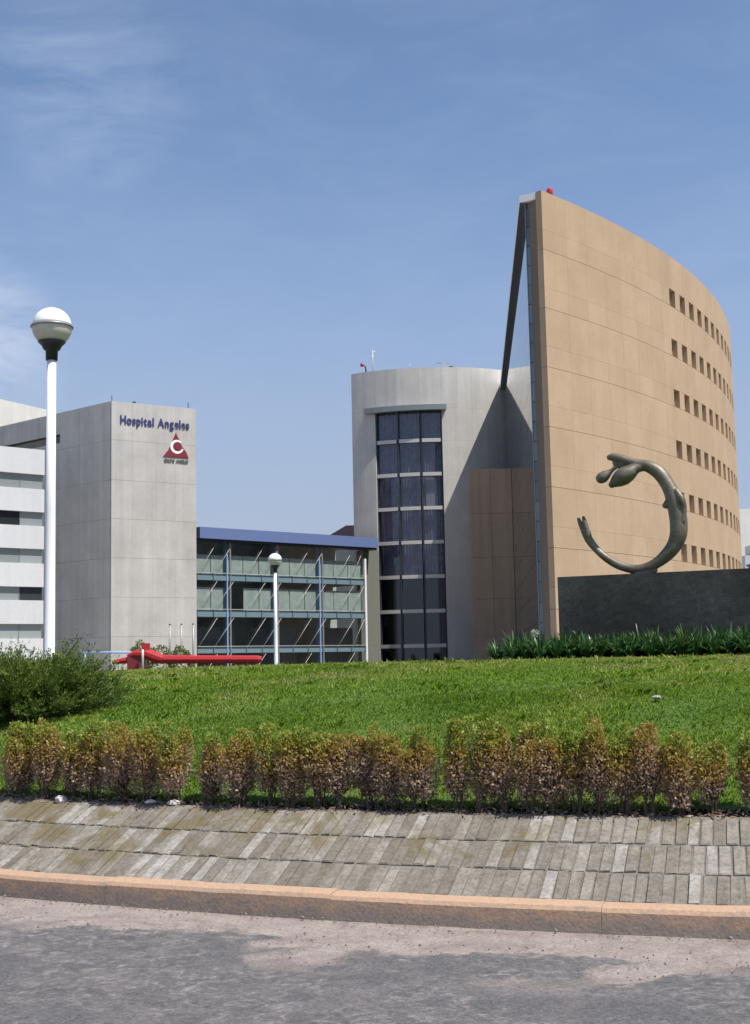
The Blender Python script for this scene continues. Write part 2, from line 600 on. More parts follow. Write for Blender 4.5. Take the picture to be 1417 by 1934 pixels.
def cell(name, F, s0, s1, z0, z1, o0, o1, mat, parent=None, n=1):
    """a slab on a facade: s along it, z up, o outward"""
    V, Fc = [], []
    for i in range(n + 1):
        s = s0 + (s1 - s0) * i / n
        V += [F(s, z0, o1), F(s, z1, o1), F(s, z1, o0), F(s, z0, o0)]
    for i in range(n):
        a, b2 = i * 4, i * 4 + 4
        for j in range(4):
            k = (j + 1) % 4
            Fc.append((a + j, a + k, b2 + k, b2 + j))
    Fc.append((3, 2, 1, 0))
    e = n * 4
    Fc.append((e, e + 1, e + 2, e + 3))
    return mesh_obj(name, V, Fc, mat, parent)


def box(name, c, size, mat, parent=None, rz=0.0):
    sx, sy, sz = size[0] / 2, size[1] / 2, size[2] / 2
    cr, sr = math.cos(rz), math.sin(rz)
    V = []
    for z in (-sz, sz):
        for x, y in ((-sx, -sy), (sx, -sy), (sx, sy), (-sx, sy)):
            V.append((c[0] + x * cr - y * sr, c[1] + x * sr + y * cr, c[2] + z))
    return mesh_obj(name, V, [(3, 2, 1, 0), (4, 5, 6, 7), (0, 1, 5, 4), (1, 2, 6, 5), (2, 3, 7, 6), (3, 0, 4, 7)], mat, parent)


def prism(name, pts, z0, z1, mat, parent=None):
    n = len(pts)
    V = [(p[0], p[1], z0) for p in pts] + [(p[0], p[1], z1) for p in pts]
    Fc = [tuple(range(n - 1, -1, -1)), tuple(range(n, 2 * n))]
    for i in range(n):
        j = (i + 1) % n
        Fc.append((i, j, n + j, n + i))
    o = mesh_obj(name, V, Fc, mat, parent)
    bm = bmesh.new()
    bm.from_mesh(o.data)
    bmesh.ops.recalc_face_normals(bm, faces=bm.faces)
    bm.to_mesh(o.data)
    bm.free()
    return o


def tube_data(pts, rads, seg=10, cap=True, squash=None):
    """swept tube; returns verts, faces"""
    P = [Vector(p) for p in pts]
    V, Fc = [], []
    up = Vector((0, 1, 0))
    for i, p in enumerate(P):
        tn = (P[min(i + 1, len(P) - 1)] - P[max(i - 1, 0)]).normalized()
        u = up if abs(tn.dot(up)) < 0.95 else Vector((1, 0, 0))
        a = tn.cross(u).normalized()
        b2 = a.cross(tn).normalized()
        for k in range(seg):
            th = 2 * math.pi * k / seg
            V.append(p + (a * math.cos(th) + b2 * math.sin(th) * (squash or 1.0)) * rads[i])
    for i in range(len(P) - 1):
        for k in range(seg):
            k2 = (k + 1) % seg
            Fc.append((i * seg + k, i * seg + k2, (i + 1) * seg + k2, (i + 1) * seg + k))
    if cap:
        Fc.append(tuple(range(seg - 1, -1, -1)))
        e = (len(P) - 1) * seg
        Fc.append(tuple(range(e, e + seg)))
    return V, Fc


def tube(name, pts, rads, mat, parent=None, seg=10):
    if isinstance(rads, (int, float)):
        rads = [rads] * len(pts)
    V, Fc = tube_data(pts, rads, seg)
    return mesh_obj(name, V, Fc, mat, parent, smooth=True)


def lathe(name, c, prof, mat, parent=None, seg=40):
    V, Fc = [], []
    for r, z in prof:
        for k in range(seg):
            th = 2 * math.pi * k / seg
            V.append((c[0] + r * math.cos(th), c[1] + r * math.sin(th), c[2] + z))
    n = len(prof)
    for i in range(n - 1):
        for k in range(seg):
            k2 = (k + 1) % seg
            Fc.append((i * seg + k, i * seg + k2, (i + 1) * seg + k2, (i + 1) * seg + k))
    Fc.append(tuple(range(seg - 1, -1, -1)))
    Fc.append(tuple(range((n - 1) * seg, n * seg)))
    return mesh_obj(name, V, Fc, mat, parent, smooth=True)


def vnoise(x, y, seed=0):
    """smooth value noise, numpy"""
    x0, y0 = np.floor(x).astype(np.int64), np.floor(y).astype(np.int64)
    fx, fy = x - x0, y - y0
    fx, fy = fx * fx * (3 - 2 * fx), fy * fy * (3 - 2 * fy)

    def h(a, b2):
        n = (a * 374761393 + b2 * 668265263 + seed * 1442695041) & 0x7fffffff
        n = ((n ^ (n >> 13)) * 1274126177) & 0x7fffffff
        return ((n ^ (n >> 16)) & 0xffff) / 65535.0
    return (h(x0, y0) * (1 - fx) + h(x0 + 1, y0) * fx) * (1 - fy) + (h(x0, y0 + 1) * (1 - fx) + h(x0 + 1, y0 + 1) * fx) * fy


def fbm(x, y, oct=4, seed=0):
    s, a, tot = 0, 1.0, 0
    for i in range(oct):
        s = s + a * vnoise(x * 2 ** i, y * 2 ** i, seed + i)
        tot += a
        a *= 0.5
    return s / tot


# ------------------------------------------------------------------ ground, road, island
IC = (8.0, 29.0)               # centre of the round planted island
R_KERB = 22.05


def lawn_z(x, y):
    r = np.hypot(np.asarray(x) - IC[0], np.asarray(y) - IC[1])
    x_, y_ = np.asarray(x, float), np.asarray(y, float)
    bumps = 0.05 * (fbm(x_ * 0.5, y_ * 0.5, 2, 31) - 0.5) * np.clip((20.4 - r) / 1.0, 0, 1)
    return 1.60 - 1.05 * (r / 21.0) ** 6.9 + bumps


def pol(r, deg, z=0.0):
    a = R_(deg)
    return (IC[0] + r * math.cos(a), IC[1] + r * math.sin(a), z)


# wide ground sheet, its unseen pale tone added as a light bounce
g = mesh_obj('ground', [(-2500, -1500, -0.06), (2500, -1500, -0.06), (2500, 4000, -0.06), (-2500, 4000, -0.06)], [(0, 1, 2, 3)], 'bounce_ground')
tag(g, kind='structure')

# road ring: fine in front of the camera, coarse elsewhere
rr = np.concatenate([np.arange(0, 3.2, 0.02), np.linspace(3.2, 9.0, 60)[1:]]) + R_KERB - 0.05
aa = np.radians(np.concatenate([np.linspace(-250, -128, 80)[:-1], np.arange(-128, -92, 0.055), np.linspace(-92, 110, 120)]))
RRg, AAg = np.meshgrid(rr, aa, indexing='ij')
X = IC[0] + RRg * np.cos(AAg)
Y = IC[1] + RRg * np.sin(AAg)
dist = RRg - R_KERB
edge = 0.78 + 0.24 * (fbm(X * 1.1, Y * 1.1, 4, 3) - 0.5) * 2 + 0.16 * (fbm(X * 6, Y * 6, 5, 9) - 0.5) * 2
edge = edge + 0.10 * (fbm(X * 18, Y * 18, 3, 14) - 0.5) * 2
lay = np.clip((dist - edge) / 0.035, 0, 1)
layc = np.clip((dist - edge + 0.04) / 0.16, 0, 1)
hole = fbm(X * 1.7 + 7, Y * 2.3, 4, 21)
hl = np.clip(1 - np.clip((hole - 0.60) / 0.05, 0, 1) * np.clip((1.5 - dist) / 0.4, 0, 1), 0, 1)
lay = lay * hl
layc = layc * np.clip(1 - 0.9 * np.clip((hole - 0.54) / 0.12, 0, 1) * np.clip((1.7 - dist) / 0.6, 0, 1), 0, 1)
Z = 0.018 * lay + 0.006 * (fbm(X * 9, Y * 9, 3, 4) - 0.5) + 0.012 * lay * (fbm(X * 2.5, Y * 2.5, 3, 5) - 0.5) - 0.012 * np.clip(1 - dist / 0.5, 0, 1) + 0.01
na = len(aa)
V = np.stack([X.ravel(), Y.ravel(), Z.ravel()], -1)
i0 = (np.arange(len(rr) - 1)[:, None] * na + np.arange(na - 1)[None, :]).ravel()
Fq = np.stack([i0, i0 + na, i0 + na + 1, i0 + 1], -1)
road = np_obj('road', V, Fq, 'road', None, ('layer', layc.ravel()), smooth=True)
tag(road, kind='structure')

# kerb stones
kerb = empty('kerb', kind='structure')
STONE = 1.72 / R_KERB * 180 / math.pi
k0 = -121.15 - STONE * 10
for k in range(26):
    a0 = k0 + STONE * k + 0.003
    a1 = k0 + STONE * (k + 1) - 0.003
    V, Fc = [], []
    nseg = 8
    jit = random.uniform(-0.004, 0.004)
    prof = [(R_KERB, -0.03), (R_KERB - 0.004, 0.128 + jit), (R_KERB - 0.020, 0.152 + jit), (R_KERB - 0.05, 0.160 + jit), (R_KERB - 0.148, 0.166 + jit), (R_KERB - 0.148, -0.03)]
    for i in range(nseg + 1):
        a = a0 + (a1 - a0) * i / nseg
        w = random.uniform(-0.003, 0.003)
        V += [pol(r + (w if q < 4 else 0), a, z + (w if 0 < q < 5 else 0)) for q, (r, z) in enumerate(prof)]
    m_ = len(prof)
    for i in range(nseg):
        for j in range(m_):
            j2 = (j + 1) % m_
            Fc.append((i * m_ + j, i * m_ + j2, (i + 1) * m_ + j2, (i + 1) * m_ + j))
    Fc.append(tuple(range(m_)))
    Fc.append(tuple(range(nseg * m_ + m_ - 1, nseg * m_ - 1, -1)))
    mesh_obj('kerb_stone', V, Fc, 'kerb', kerb)

# sloped brick bank
bank = empty('brick_bank', kind='structure')
RB0, ZB0, RB1, ZB1 = R_KERB - 0.155, 0.150, 21.04, 0.556


def bank_pt(u, deg, h=0.0):
    """u 0..1 up the slope, h out of its surface"""
    L = math.hypot(RB1 - RB0, ZB1 - ZB0)
    nr, nz = (ZB1 - ZB0) / L, (RB0 - RB1) / L
    return pol(RB0 + (RB1 - RB0) * u + nr * h, deg, ZB0 + (ZB1 - ZB0) * u + nz * h)


V, Fc = [], []
A_ = np.linspace(-250, 110, 361)
for a in A_:
    V += [bank_pt(-0.03, a, -0.005), bank_pt(1.03, a, -0.005)]
for i in range(len(A_) - 1):
    Fc.append((2 * i, 2 * i + 1, 2 * i + 3, 2 * i + 2))
mesh_obj('mortar_bed', V, Fc, 'mortar', bank)

LB = math.hypot(RB1 - RB0, ZB1 - ZB0) / 3
bm_meshes = []


def brick_geo(w, l, h, rnd):
    j = lambda q: rnd.uniform(-q, q)
    V = []
    c = 0.006
    for z, ins in ((-0.05, 0.0), (h - c, 0.0), (h, c)):
        for x, y in ((-w / 2, -l / 2), (w / 2, -l / 2), (w / 2, l / 2), (-w / 2, l / 2)):
            sx = 1 if x > 0 else -1
            sy = 1 if y > 0 else -1
            V.append((x - sx * ins + j(0.0035), y - sy * ins + j(0.005), z + (j(0.0025) if z > 0 else 0)))
    Fc = [(3, 2, 1, 0), (8, 9, 10, 11)]
    for b0 in (0, 4):
        for k in range(4):
            k2 = (k + 1) % 4
            Fc.append((b0 + k, b0 + k2, b0 + 4 + k2, b0 + 4 + k))
    return V, Fc


rb = random.Random(3)
for i in range(14):
    V, Fc = brick_geo(0.0722 + rb.uniform(-0.006, 0.004), LB - 0.014 + rb.uniform(-0.008, 0.004), 0.006 + rb.uniform(-0.004, 0.004), rb)
    me = bpy.data.meshes.new('brick')
    me.from_pydata(V, [], Fc)
    me.materials.append(M['brick'])
    bm_meshes.append(me)
Lb = math.hypot(RB1 - RB0, ZB1 - ZB0)
slope = math.atan2(ZB1 - ZB0, RB0 - RB1)
PITCH_B = 0.0805
far_V, far_F = [], []
for row in range(3):
    uc = (row + 0.5) / 3
    rmid = RB0 + (RB1 - RB0) * uc
    step = PITCH_B / rmid * 180 / math.pi
    off = (0.0, 0.4, 0.15)[row] * step
    n0, n1_ = int((-128 - -124.2) / step), 0
    a = -135.0 + off
    while a < -92:
        jj = rb.uniform(-0.12, 0.12) * step * 0.3
        aj = a + jj
        p = Vector(bank_pt(uc + rb.uniform(-0.004, 0.004), aj, 0.0))
        tang = Vector((-math.sin(R_(aj)), math.cos(R_(aj)), 0))
        inn = Vector((-math.cos(R_(aj)) * math.cos(slope), -math.sin(R_(aj)) * math.cos(slope), math.sin(slope)))
        nor = tang.cross(inn)
        if nor.z < 0:
            tang = -tang
            nor = tang.cross(inn)
        yaw = rb.gauss(0, 0.010)
        t2 = tang * math.cos(yaw) + inn * math.sin(yaw)
        i2 = nor.cross(t2)
        Mx = Matrix((t2, i2, nor)).transposed().to_4x4()
        Mx.translation = p + nor * rb.uniform(-0.0035, 0.0035)
        me = rb.choice(bm_meshes)
        if -122.0 < a < -104.6:
            o = bpy.data.objects.new('brick', me)
            COL.objects.link(o)
            o.parent = bank
            o.matrix_world = Mx
        else:
            b0 = len(far_V)
            far_V += [Mx @ v.co for v in me.vertices]
            far_F += [tuple(b0 + q for q in pl.vertices) for pl in me.polygons]
        a += step
o = mesh_obj('outer_bricks', far_V, far_F, 'brick', bank)
tag(o, kind='stuff')

# lawn mound and the strip of bare soil under the hedge
lr = np.concatenate([np.linspace(0, 12, 40), np.linspace(12, 20.86, 82)[1:]])
la = np.radians(np.linspace(-250, 110, 361))
RRg, AAg = np.meshgrid(lr, la, indexing='ij')
X = IC[0] + RRg * np.cos(AAg)
Y = IC[1] + RRg * np.sin(AAg)
Z = lawn_z(X, Y)
na = len(la)
i0 = (np.arange(len(lr) - 1)[:, None] * na + np.arange(na - 1)[None, :]).ravel()
lawn = np_obj('lawn', np.stack([X.ravel(), Y.ravel(), Z.ravel()], -1), np.stack([i0, i0 + na, i0 + na + 1, i0 + 1], -1), 'lawn', smooth=True)
tag(lawn, kind='structure')
sr = np.linspace(20.78, 21.06, 12)
sa = np.radians(np.concatenate([np.linspace(-250, -126, 60)[:-1], np.arange(-126, -98, 0.12), np.linspace(-98, 110, 80)]))
RRg, AAg = np.meshgrid(sr, sa, indexing='ij')
X = IC[0] + RRg * np.cos(AAg)
Y = IC[1] + RRg * np.sin(AAg)
base = np.where(RRg < 20.86, lawn_z(X, Y) - 0.02, lawn_z(X, Y))
Z = base - 0.03 * np.clip((RRg - 20.80) / 0.1, 0, 1) + 0.035 * (fbm(X * 9, Y * 9, 4, 40) - 0.45)
na = len(sa)
i0 = (np.arange(len(sr) - 1)[:, None] * na + np.arange(na - 1)[None, :]).ravel()
soil = np_obj('soil_strip', np.stack([X.ravel(), Y.ravel(), Z.ravel()], -1), np.stack([i0, i0 + na, i0 + na + 1, i0 + 1], -1), 'soil', smooth=True)
tag(soil, kind='structure')

# loose grit and pebbles on the road edge
rng = np.random.default_rng(21)
n = 1500
a = np.radians(rng.uniform(-127, -98, n))
dd = np.concatenate([np.abs(rng.normal(0, 0.10, n // 3)), rng.normal(0.85, 0.25, n // 3), rng.uniform(0.1, 2.6, n - 2 * (n // 3))])
r_ = R_KERB + 0.01 + np.clip(dd, 0.01, 3)
sz = rng.uniform(0.003, 0.008, n) * np.where(rng.uniform(0, 1, n) > 0.95, 1.8, 1.0)
c0 = np.stack([IC[0] + r_ * np.cos(a), IC[1] + r_ * np.sin(a), np.full(n, 0.016)], -1)
octa = np.array([(1, 0, 0), (0, 1, 0), (-1, 0, 0), (0, -1, 0), (0, 0, 0.8), (0, 0, -0.8)], float)
V = (c0[:, None, :] + octa[None] * sz[:, None, None] * rng.uniform(0.6, 1.4, (n, 6, 1))).reshape(-1, 3)
f8 = np.array([(0, 1, 4), (1, 2, 4), (2, 3, 4), (3, 0, 4), (1, 0, 5), (2, 1, 5), (3, 2, 5), (0, 3, 5)])
Fq = (f8[None] + (np.arange(n) * 6)[:, None, None]).reshape(-1, 3)
o = np_obj('road_grit', V, Fq, 'grit')
tag(o, 'loose grit and small pebbles along the gutter', 'grit', kind='stuff')

# ------------------------------------------------------------------ curved tan building
CB = empty('curved_building', (12.2, 90.0, 0.0), 'tall tan building with curved stone front, glass side and rows of small windows', 'building')
CX, CY, CR = -62.66, 161.31, 103.44
FA = arc_map(CX, CY, CR)
TOP = 34.45
MAJ0, STOREY, SHORT = 30.185, 4.19, 1.46
S0 = -78.9
bnd = [S0] + [-76.0 + 2.53 * j for j in range(19)]
SEND = bnd[-1]
courses = []      # (z0, z1, is_window_course)
z = MAJ0
courses.append((MAJ0 + SHORT, TOP, False))
k = 0
while z > 1.0:
    courses.append((z, z + SHORT, k <= 5))
    courses.append((max(z - STOREY + SHORT, 0), z, False))
    z -= STOREY
    k += 1
G1, G2 = 0.005, 0.014
W0, WW, WP = -59.04, 1.37, 2.53
for (z0, z1, win) in courses:
    # open joint is wide at the bottom of a short course (major joint)
    short = abs((z1 - z0) - SHORT) < 0.01
    za = z0 + (G2 if short else G1)
    zb = z1 - (G1 if short else G2)
    if not win:
        for i in range(len(bnd) - 1):
            cell('panel', FA, bnd[i] + G1, bnd[i + 1] - G1, za, zb, -0.5, 0, 'tan', CB, 2)
    else:
        i = 0
        while bnd[i + 1] < W0 - 0.8:
            cell('panel', FA, bnd[i] + G1, bnd[i + 1] - G1, za, zb, -0.5, 0, 'tan', CB, 2)
            i += 1
        cell('panel', FA, bnd[i] + G1, W0, za, zb, -0.5, 0, 'tan', CB, 1)
        j = 0
        while W0 + WP * j + WW < SEND:
            w0 = W0 + WP * j
            w1 = w0 + WW
            e1 = min(w0 + WP, SEND)
            cell('panel', FA, w1, e1, za, zb, -0.5, 0, 'tan', CB, 1)
            # window: frame ring with a pane set back in the opening
            fr_v, fr_f = [], []
            for (s0_, s1_, q0, q1) in ((w0 + .002, w0 + .07, za, zb), (w1 - .07, w1 - .002, za, zb), (w0 + .07, w1 - .07, za, za + .06), (w0 + .07, w1 - .07, zb - .06, zb), ):
                b0 = len(fr_v)
                fr_v += [FA(s0_, q0, -.42), FA(s1_, q0, -.42), FA(s1_, q1, -.42), FA(s0_, q1, -.42), FA(s0_, q0, -.49), FA(s1_, q0, -.49), FA(s1_, q1, -.49), FA(s0_, q1, -.49)]
                fr_f += [tuple(b0 + q for q in f) for f in BOXF]
            wn_ = mesh_obj('window', fr_v, fr_f, 'brown', CB)
            cell('pane', FA, w0 + .07, w1 - .07, za + .06, zb - .06, -.48, -.465, 'win_glass', wn_)
            j += 1
# plain remainder of the arc, out of sight round the curve
o = cell('rear_cladding', FA, SEND + G1, -12.0, 0, TOP, -0.5, 0, 'tan', CB, 10)
GN, GF = Vector((11.09, 91.0)), Vector((15.6, 155.35))       # glass side wall, near and far end
arc_in = [FA(S0 + 0.02 + (-12.0 - S0) * q / 24, 0, -0.5)[:2] for q in range(25)]
core = arc_in + [(40.0, 160.0), (16.2, 160.0), (GF.x + 0.12, GF.y), (GN.x + 0.12, GN.y + 0.10)]
prism('core_wall', core, 0, TOP - 0.6, 'backing', CB)
roof_in = [FA(S0 + 0.02 + (-12.0 - S0) * q / 24, 0, -0.53)[:2] for q in range(25)]
roofp = [(GN.x - 0.39, GN.y - 0.12)] + roof_in + [(40.0, 160.1), (16.2, 160.1), (GF.x - 0.37, GF.y)]
prism('roof_slab', roofp, TOP - 0.52, TOP - 0.02, 'white_paint', CB)
# soffit under the overhang, its shade painted in as a dark colour
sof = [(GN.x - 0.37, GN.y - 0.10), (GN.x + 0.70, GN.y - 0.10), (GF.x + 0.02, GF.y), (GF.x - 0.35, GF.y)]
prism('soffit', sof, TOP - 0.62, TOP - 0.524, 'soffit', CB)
FG = line_map(GF, GN)
LG = FG.length
ng, nz = 10, 16
for i in range(ng):
    for j in range(nz):
        z0 = (TOP - 0.64) * j / nz
        z1 = (TOP - 0.64) * (j + 1) / nz
        cell('glass_panel', FG, LG * i / ng + .012, LG * (i + 1) / ng - .012, z0 + .012, z1 - .012, -0.05, 0.0, 'mirror_glass', CB)
# narrow glazed end strip facing the street, between the glass side and the stone front
FE = line_map((GN.x + 0.01, GN.y - 0.02), (11.90, 90.62))
LE = FE.length
cell('end_backing', FE, 0.0, LE, 0, TOP - 0.63, -0.5, -0.08, 'dark_steel', CB)
zz = 0.0
while zz < TOP - 1.2:
    cell('end_pane', FE, 0.02, LE * 0.82, zz + .03, min(zz + 1.36, TOP - .65), -0.08, -0.02, 'strip_glass', CB)
    zz += STOREY / 3
cell('end_mullion', FE, LE * 0.82, LE * 0.92, 0, TOP - 0.64, -0.08, 0.06, 'blue_steel', CB)
cell('end_mullion', FE, -0.02, 0.02, 0, TOP - 0.64, -0.08, 0.05, 'grey_metal', CB)
for q in range(6):
    zc = TOP - 1.2 - q * 0.50
    cell('bracket', FE, LE * 0.52, LE * 0.86, zc - 0.12, zc + 0.12, 0.065, 0.12, 'white_paint', CB)

# ------------------------------------------------------------------ rotunda (curved concrete drum)
DR = empty('concrete_drum', (7.0, 152.9, 0.0), 'round grey concrete stair drum with tall dark glazed bay and flat top', 'building')
DX, DY, DRR = 7.0, 169.08, 16.22
FD = arc_map(DX, DY, DRR)
sd = lambda deg: R_(deg) * DRR
DTOP = 36.19
zr = [0.0] + [27.438 - 3.992 * k for k in range(6, -1, -1)] + [31.30, 36.19]
colL = [-126.0, -120.2, -114.6]
colW = [-114.6, -105.1, -95.4, -86.3]
colR = [-86.3 + 6.6 * i for i in range(8)]
gd = 0.005
for r in range(len(zr) - 1):
    for cols in (colL, colR):
        for i in range(len(cols) - 1):
            cell('panel', FD, sd(cols[i]) + gd, sd(cols[i + 1]) - gd, zr[r] + gd, zr[r + 1] - gd, -0.7, 0, 'drum', DR, 3)
for i in range(3):
    cell('panel', FD, sd(colW[i]) + gd, sd(colW[i + 1]) - gd, zr[-2] + gd, DTOP - gd, -0.7, 0, 'drum', DR, 3)
body = [FD(sd(-126 + 86 * q / 20), 0, -0.7)[:2] for q in range(21)]
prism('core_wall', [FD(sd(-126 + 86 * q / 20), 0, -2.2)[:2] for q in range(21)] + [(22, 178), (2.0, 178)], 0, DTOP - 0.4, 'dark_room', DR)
cell('roof_edge', FD, sd(-126), sd(-40), DTOP - 0.9, DTOP - 0.35, -2.3, -0.72, 'roof_grey', DR, 20)
FS = line_map((2.2, 178.2), FD(sd(-126.0), 0, -0.05)[:2])
cell('side_wall', FS, 0, FS.length, 0, DTOP - 0.01, -0.5, 0.0, 'drum', DR)
# glazed bay
rows = [0.0, 3.486 - 3.992 * 0 if False else 3.486] + [27.438 - 3.992 * k for k in range(5, -1, -1)] + [31.25]
for r in range(len(rows) - 1):
    for i in range(3):
        s0_, s1_ = sd(colW[i]) + (.16 if i else .05), sd(colW[i + 1]) - .12
        cell('pane', FD, s0_, s1_, rows[r] + .30, rows[r + 1] - .10, -0.50, -0.47, 'black_glass', DR, 3)
        if 0 < r:
            cell('ledge', FD, s0_ + .02, s1_ - .02, rows[r] - .12, rows[r] + .30, -0.55, -0.16, 'pale_metal', DR, 3)
        if r >= 3:
            # hanging curtain behind the glass
            n = 36
            cv, cf = [], []
            ph = random.uniform(0, 6)
            for q in range(n + 1):
                s_ = s0_ + (s1_ - s0_) * q / n
                dpt = -0.95 + 0.10 * math.sin(q * 1.15 + ph) + 0.06 * math.sin(q * 0.37 + ph * 2)
                cv += [FD(s_, rows[r] + .35, dpt), FD(s_, rows[r + 1] - .12, dpt)]
            for q in range(n):
                cf.append((2 * q, 2 * q + 2, 2 * q + 3, 2 * q + 1))
            mesh_obj('curtain', cv, cf, 'curtain', DR, smooth=True)
for i in range(4):
    cell('mullion', FD, sd(colW[i]) - (.10 if i == 3 else 0), sd(colW[i]) + (.13 if i < 3 else 0), 0, 31.25, -0.62, -0.20, 'dark_steel', DR)
cell('canopy', FD, sd(-118.5), sd(-84.6), 31.0, 31.62, 0.003, 0.75, 'canopy', DR, 8)
# pale blind behind one pane
cell('pale_blind', FD, sd(-93.6), sd(-88.6), 19.75, 23.1, -0.85, -0.80, 'partition', DR, 2)

# ------------------------------------------------------------------ brown stone annex in front of the drum
AN = empty('brown_annex', (12.0, 136.7, 0.0), 'lower brown stone block standing in shade between drum and glass wall', 'building')
FN = line_map((9.84, 136.66), (14.275, 136.66))
zs = [0.0, 4.2, 8.05, 12.35, 16.9, 21.6]
for r in range(5):
    for i in range(2):
        s0_ = FN.length * (0, 0.5, 1)[i]
        s1_ = FN.length * (0, 0.5, 1)[i + 1]
        cell('panel', FN, s0_ + .012, s1_ - .012, zs[r] + .015, zs[r + 1] - .015, -0.12, 0, 'brown', AN)
prism('core_wall', [(9.90, 136.80), (14.29, 136.80), (15.41, 153.0), (11.3, 153.0)], 0, 21.56, 'brown', AN)

# ------------------------------------------------------------------ sign tower
TW = empty('sign_tower', (-25.07, 125.0, 0.0), 'pale concrete tower carrying blue lettering and a maroon triangular emblem', 'building')
TC, TR, TL = (-25.07, 125.0), (-17.64, 129.77), (-39.27, 137.22)
FT = line_map(TC, TR)
FL = line_map(TL, TC)
tz = [0.0, 4.65, 8.38, 12.12, 15.85, 19.58, 23.45, 27.21]
tc = [0.0, 2.11, 4.57, 6.62, FT.length]
for r in range(7):
    for i in range(4):
        cell('panel', FT, tc[i] + (.004 if i else 0), tc[i + 1] - .004, tz[r] + .009, tz[r + 1] - .009, -0.2, 0, 'concrete', TW)
lc = [-9.0 + 2.44 * i for i in range(11)] + [FL.length - 2.0, FL.length]
for r in range(7):
    for i in range(len(lc) - 1):
        if r == 6 and lc[i + 1] < 12.6 and lc[i] > -8:
            # this course holds the long window slot
            cell('panel', FL, lc[i] + .012, lc[i + 1] - .012, tz[6] + .016, 24.15, -0.2, 0, 'concrete', TW)
            cell('panel', FL, lc[i] + .012, lc[i + 1] - .012, 25.05, tz[7] - .016, -0.2, 0, 'concrete', TW)
            cell('slot_pane', FL, lc[i] + .012, lc[i + 1] - .012, 24.15, 25.05, -0.5, -0.42, 'smoke_glass', TW)
        else:
            cell('panel', FL, lc[i] + .004, lc[i + 1] - (.004 if i < len(lc) - 2 else .21), tz[r] + .009, tz[r + 1] - .009, -0.2, 0, 'concrete', TW)
cA = FL(-9.0, 0, -0.55)
cB = FL(FL.length - 0.75, 0, -0.55)
cC = FT(FT.length, 0, -0.22)
cC2 = FT(0.75, 0, -0.22)
prism('core_wall', [cA[:2], cB[:2], cC2[:2], cC[:2], (-20.6, 148.0), (-42.0, 152.0)], 0, 27.1, 'backing', TW)
cell('lightning_rod', FT, 0.02, 0.08, 27.2, 27.75, -0.1, -0.04, 'dark_steel', TW)
cell('lightning_rod', FT, 8.0, 8.06, 27.2, 27.75, -0.1, -0.04, 'dark_steel', TW)
cell('roof_lamp', FT, 2.2, 2.5, 27.2, 27.36, -0.2, -0.05, 'dark_steel', TW)


def lettering(name, text, F, s0, s1, zb, height, mat, parent, depth=0.06, bold=0.02):
    cu = bpy.data.curves.new('text', 'FONT')
    cu.body = text
    cu.extrude = 0.03
    cu.offset = bold
    tmp = bpy.data.objects.new('text', cu)
    COL.objects.link(tmp)
    bpy.context.view_layer.update()
    me = bpy.data.meshes.new_from_object(tmp.evaluated_get(bpy.context.evaluated_depsgraph_get()))
    bpy.data.objects.remove(tmp)
    xs = [v.co.x for v in me.vertices]
    ys = [v.co.y for v in me.vertices]
    x0, x1 = min(xs), max(xs)
    sc = height / 0.70
    for v in me.vertices:
        s = s0 + (v.co.x - x0) / (x1 - x0) * (s1 - s0)
        v.co = F(s, zb + v.co.y * sc, 0.03 + (v.co.z + 0.03) / 0.06 * depth)
    me.materials.clear()
    me.materials.append(M[mat])
    o = bpy.data.objects.new(name, me)
    link(o, parent)
    o.matrix_parent_inverse = Matrix.Translation(-Vector(parent.location))
    return o


# placement along the front face, measured per letter so that each is a piece of its own
def word(text, F, s0, s1, zb, h, mat, parent, bold):
    """letters one by one, spaced by their own widths"""
    ws = []
    for c_ in text:
        cu = bpy.data.curves.new('text', 'FONT')
        cu.body = c_
        cu.offset = bold
        tmp = bpy.data.objects.new('text', cu)
        COL.objects.link(tmp)
        bpy.context.view_layer.update()
        ws.append(max(tmp.dimensions.x, 0.06))
        bpy.data.objects.remove(tmp)
    gap = 0.085
    k_ = (s1 - s0) / (sum(ws) + gap * (len(ws) - 1))
    s = s0
    for c_, w_ in zip(text, ws):
        lettering('letter', c_, F, s, s + w_ * k_, zb, h, mat, parent, bold=bold)
        s += (w_ + gap) * k_


word('Hospital', FT, 0.86, 4.33, 25.08, 0.80, 'sign_blue', TW, 0.028)
word('Angeles', FT, 4.72, 8.07, 25.08, 0.80, 'sign_blue', TW, 0.028)
# emblem: maroon triangle with slightly hollow sides, pale swirl and a maroon core
em_pts = [(6.66, 24.62), (6.50, 24.25), (6.20, 23.60), (5.85, 22.85), (5.32, 22.18), (8.00, 22.18), (7.75, 22.75), (7.32, 23.25), (7.00, 23.95), (6.82, 24.25)]
V = [FT(s, z_, 0.08) for s, z_ in em_pts] + [FT(s, z_, 0.0) for s, z_ in em_pts]
n = len(em_pts)
Fc = [tuple(range(n)), tuple(range(2 * n - 1, n - 1, -1))] + [(i, n + i, n + (i + 1) % n, (i + 1) % n) for i in range(n)]
emb = mesh_obj('emblem', V, Fc, 'dark_red', TW)
V, Fc = [], []
for q in range(33):
    th = R_(48 + 292 * q / 32)
    w = 0.10 + 0.06 * math.sin(math.pi * q / 32)
    for rr_ in (0.60 - w, 0.60 + w * 0.7):
        V.append(FT(6.78 + rr_ * 1.05 * math.cos(th), 23.22 + rr_ * math.sin(th), 0.10))
for q in range(32):
    Fc.append((2 * q, 2 * q + 1, 2 * q + 3, 2 * q + 2))
mesh_obj('swirl', V, Fc, 'white_paint', emb)
V = [FT(6.80 + 0.33 * math.cos(2 * math.pi * q / 20), 23.28 + 0.36 * math.sin(2 * math.pi * q / 20), 0.105) for q in range(20)]
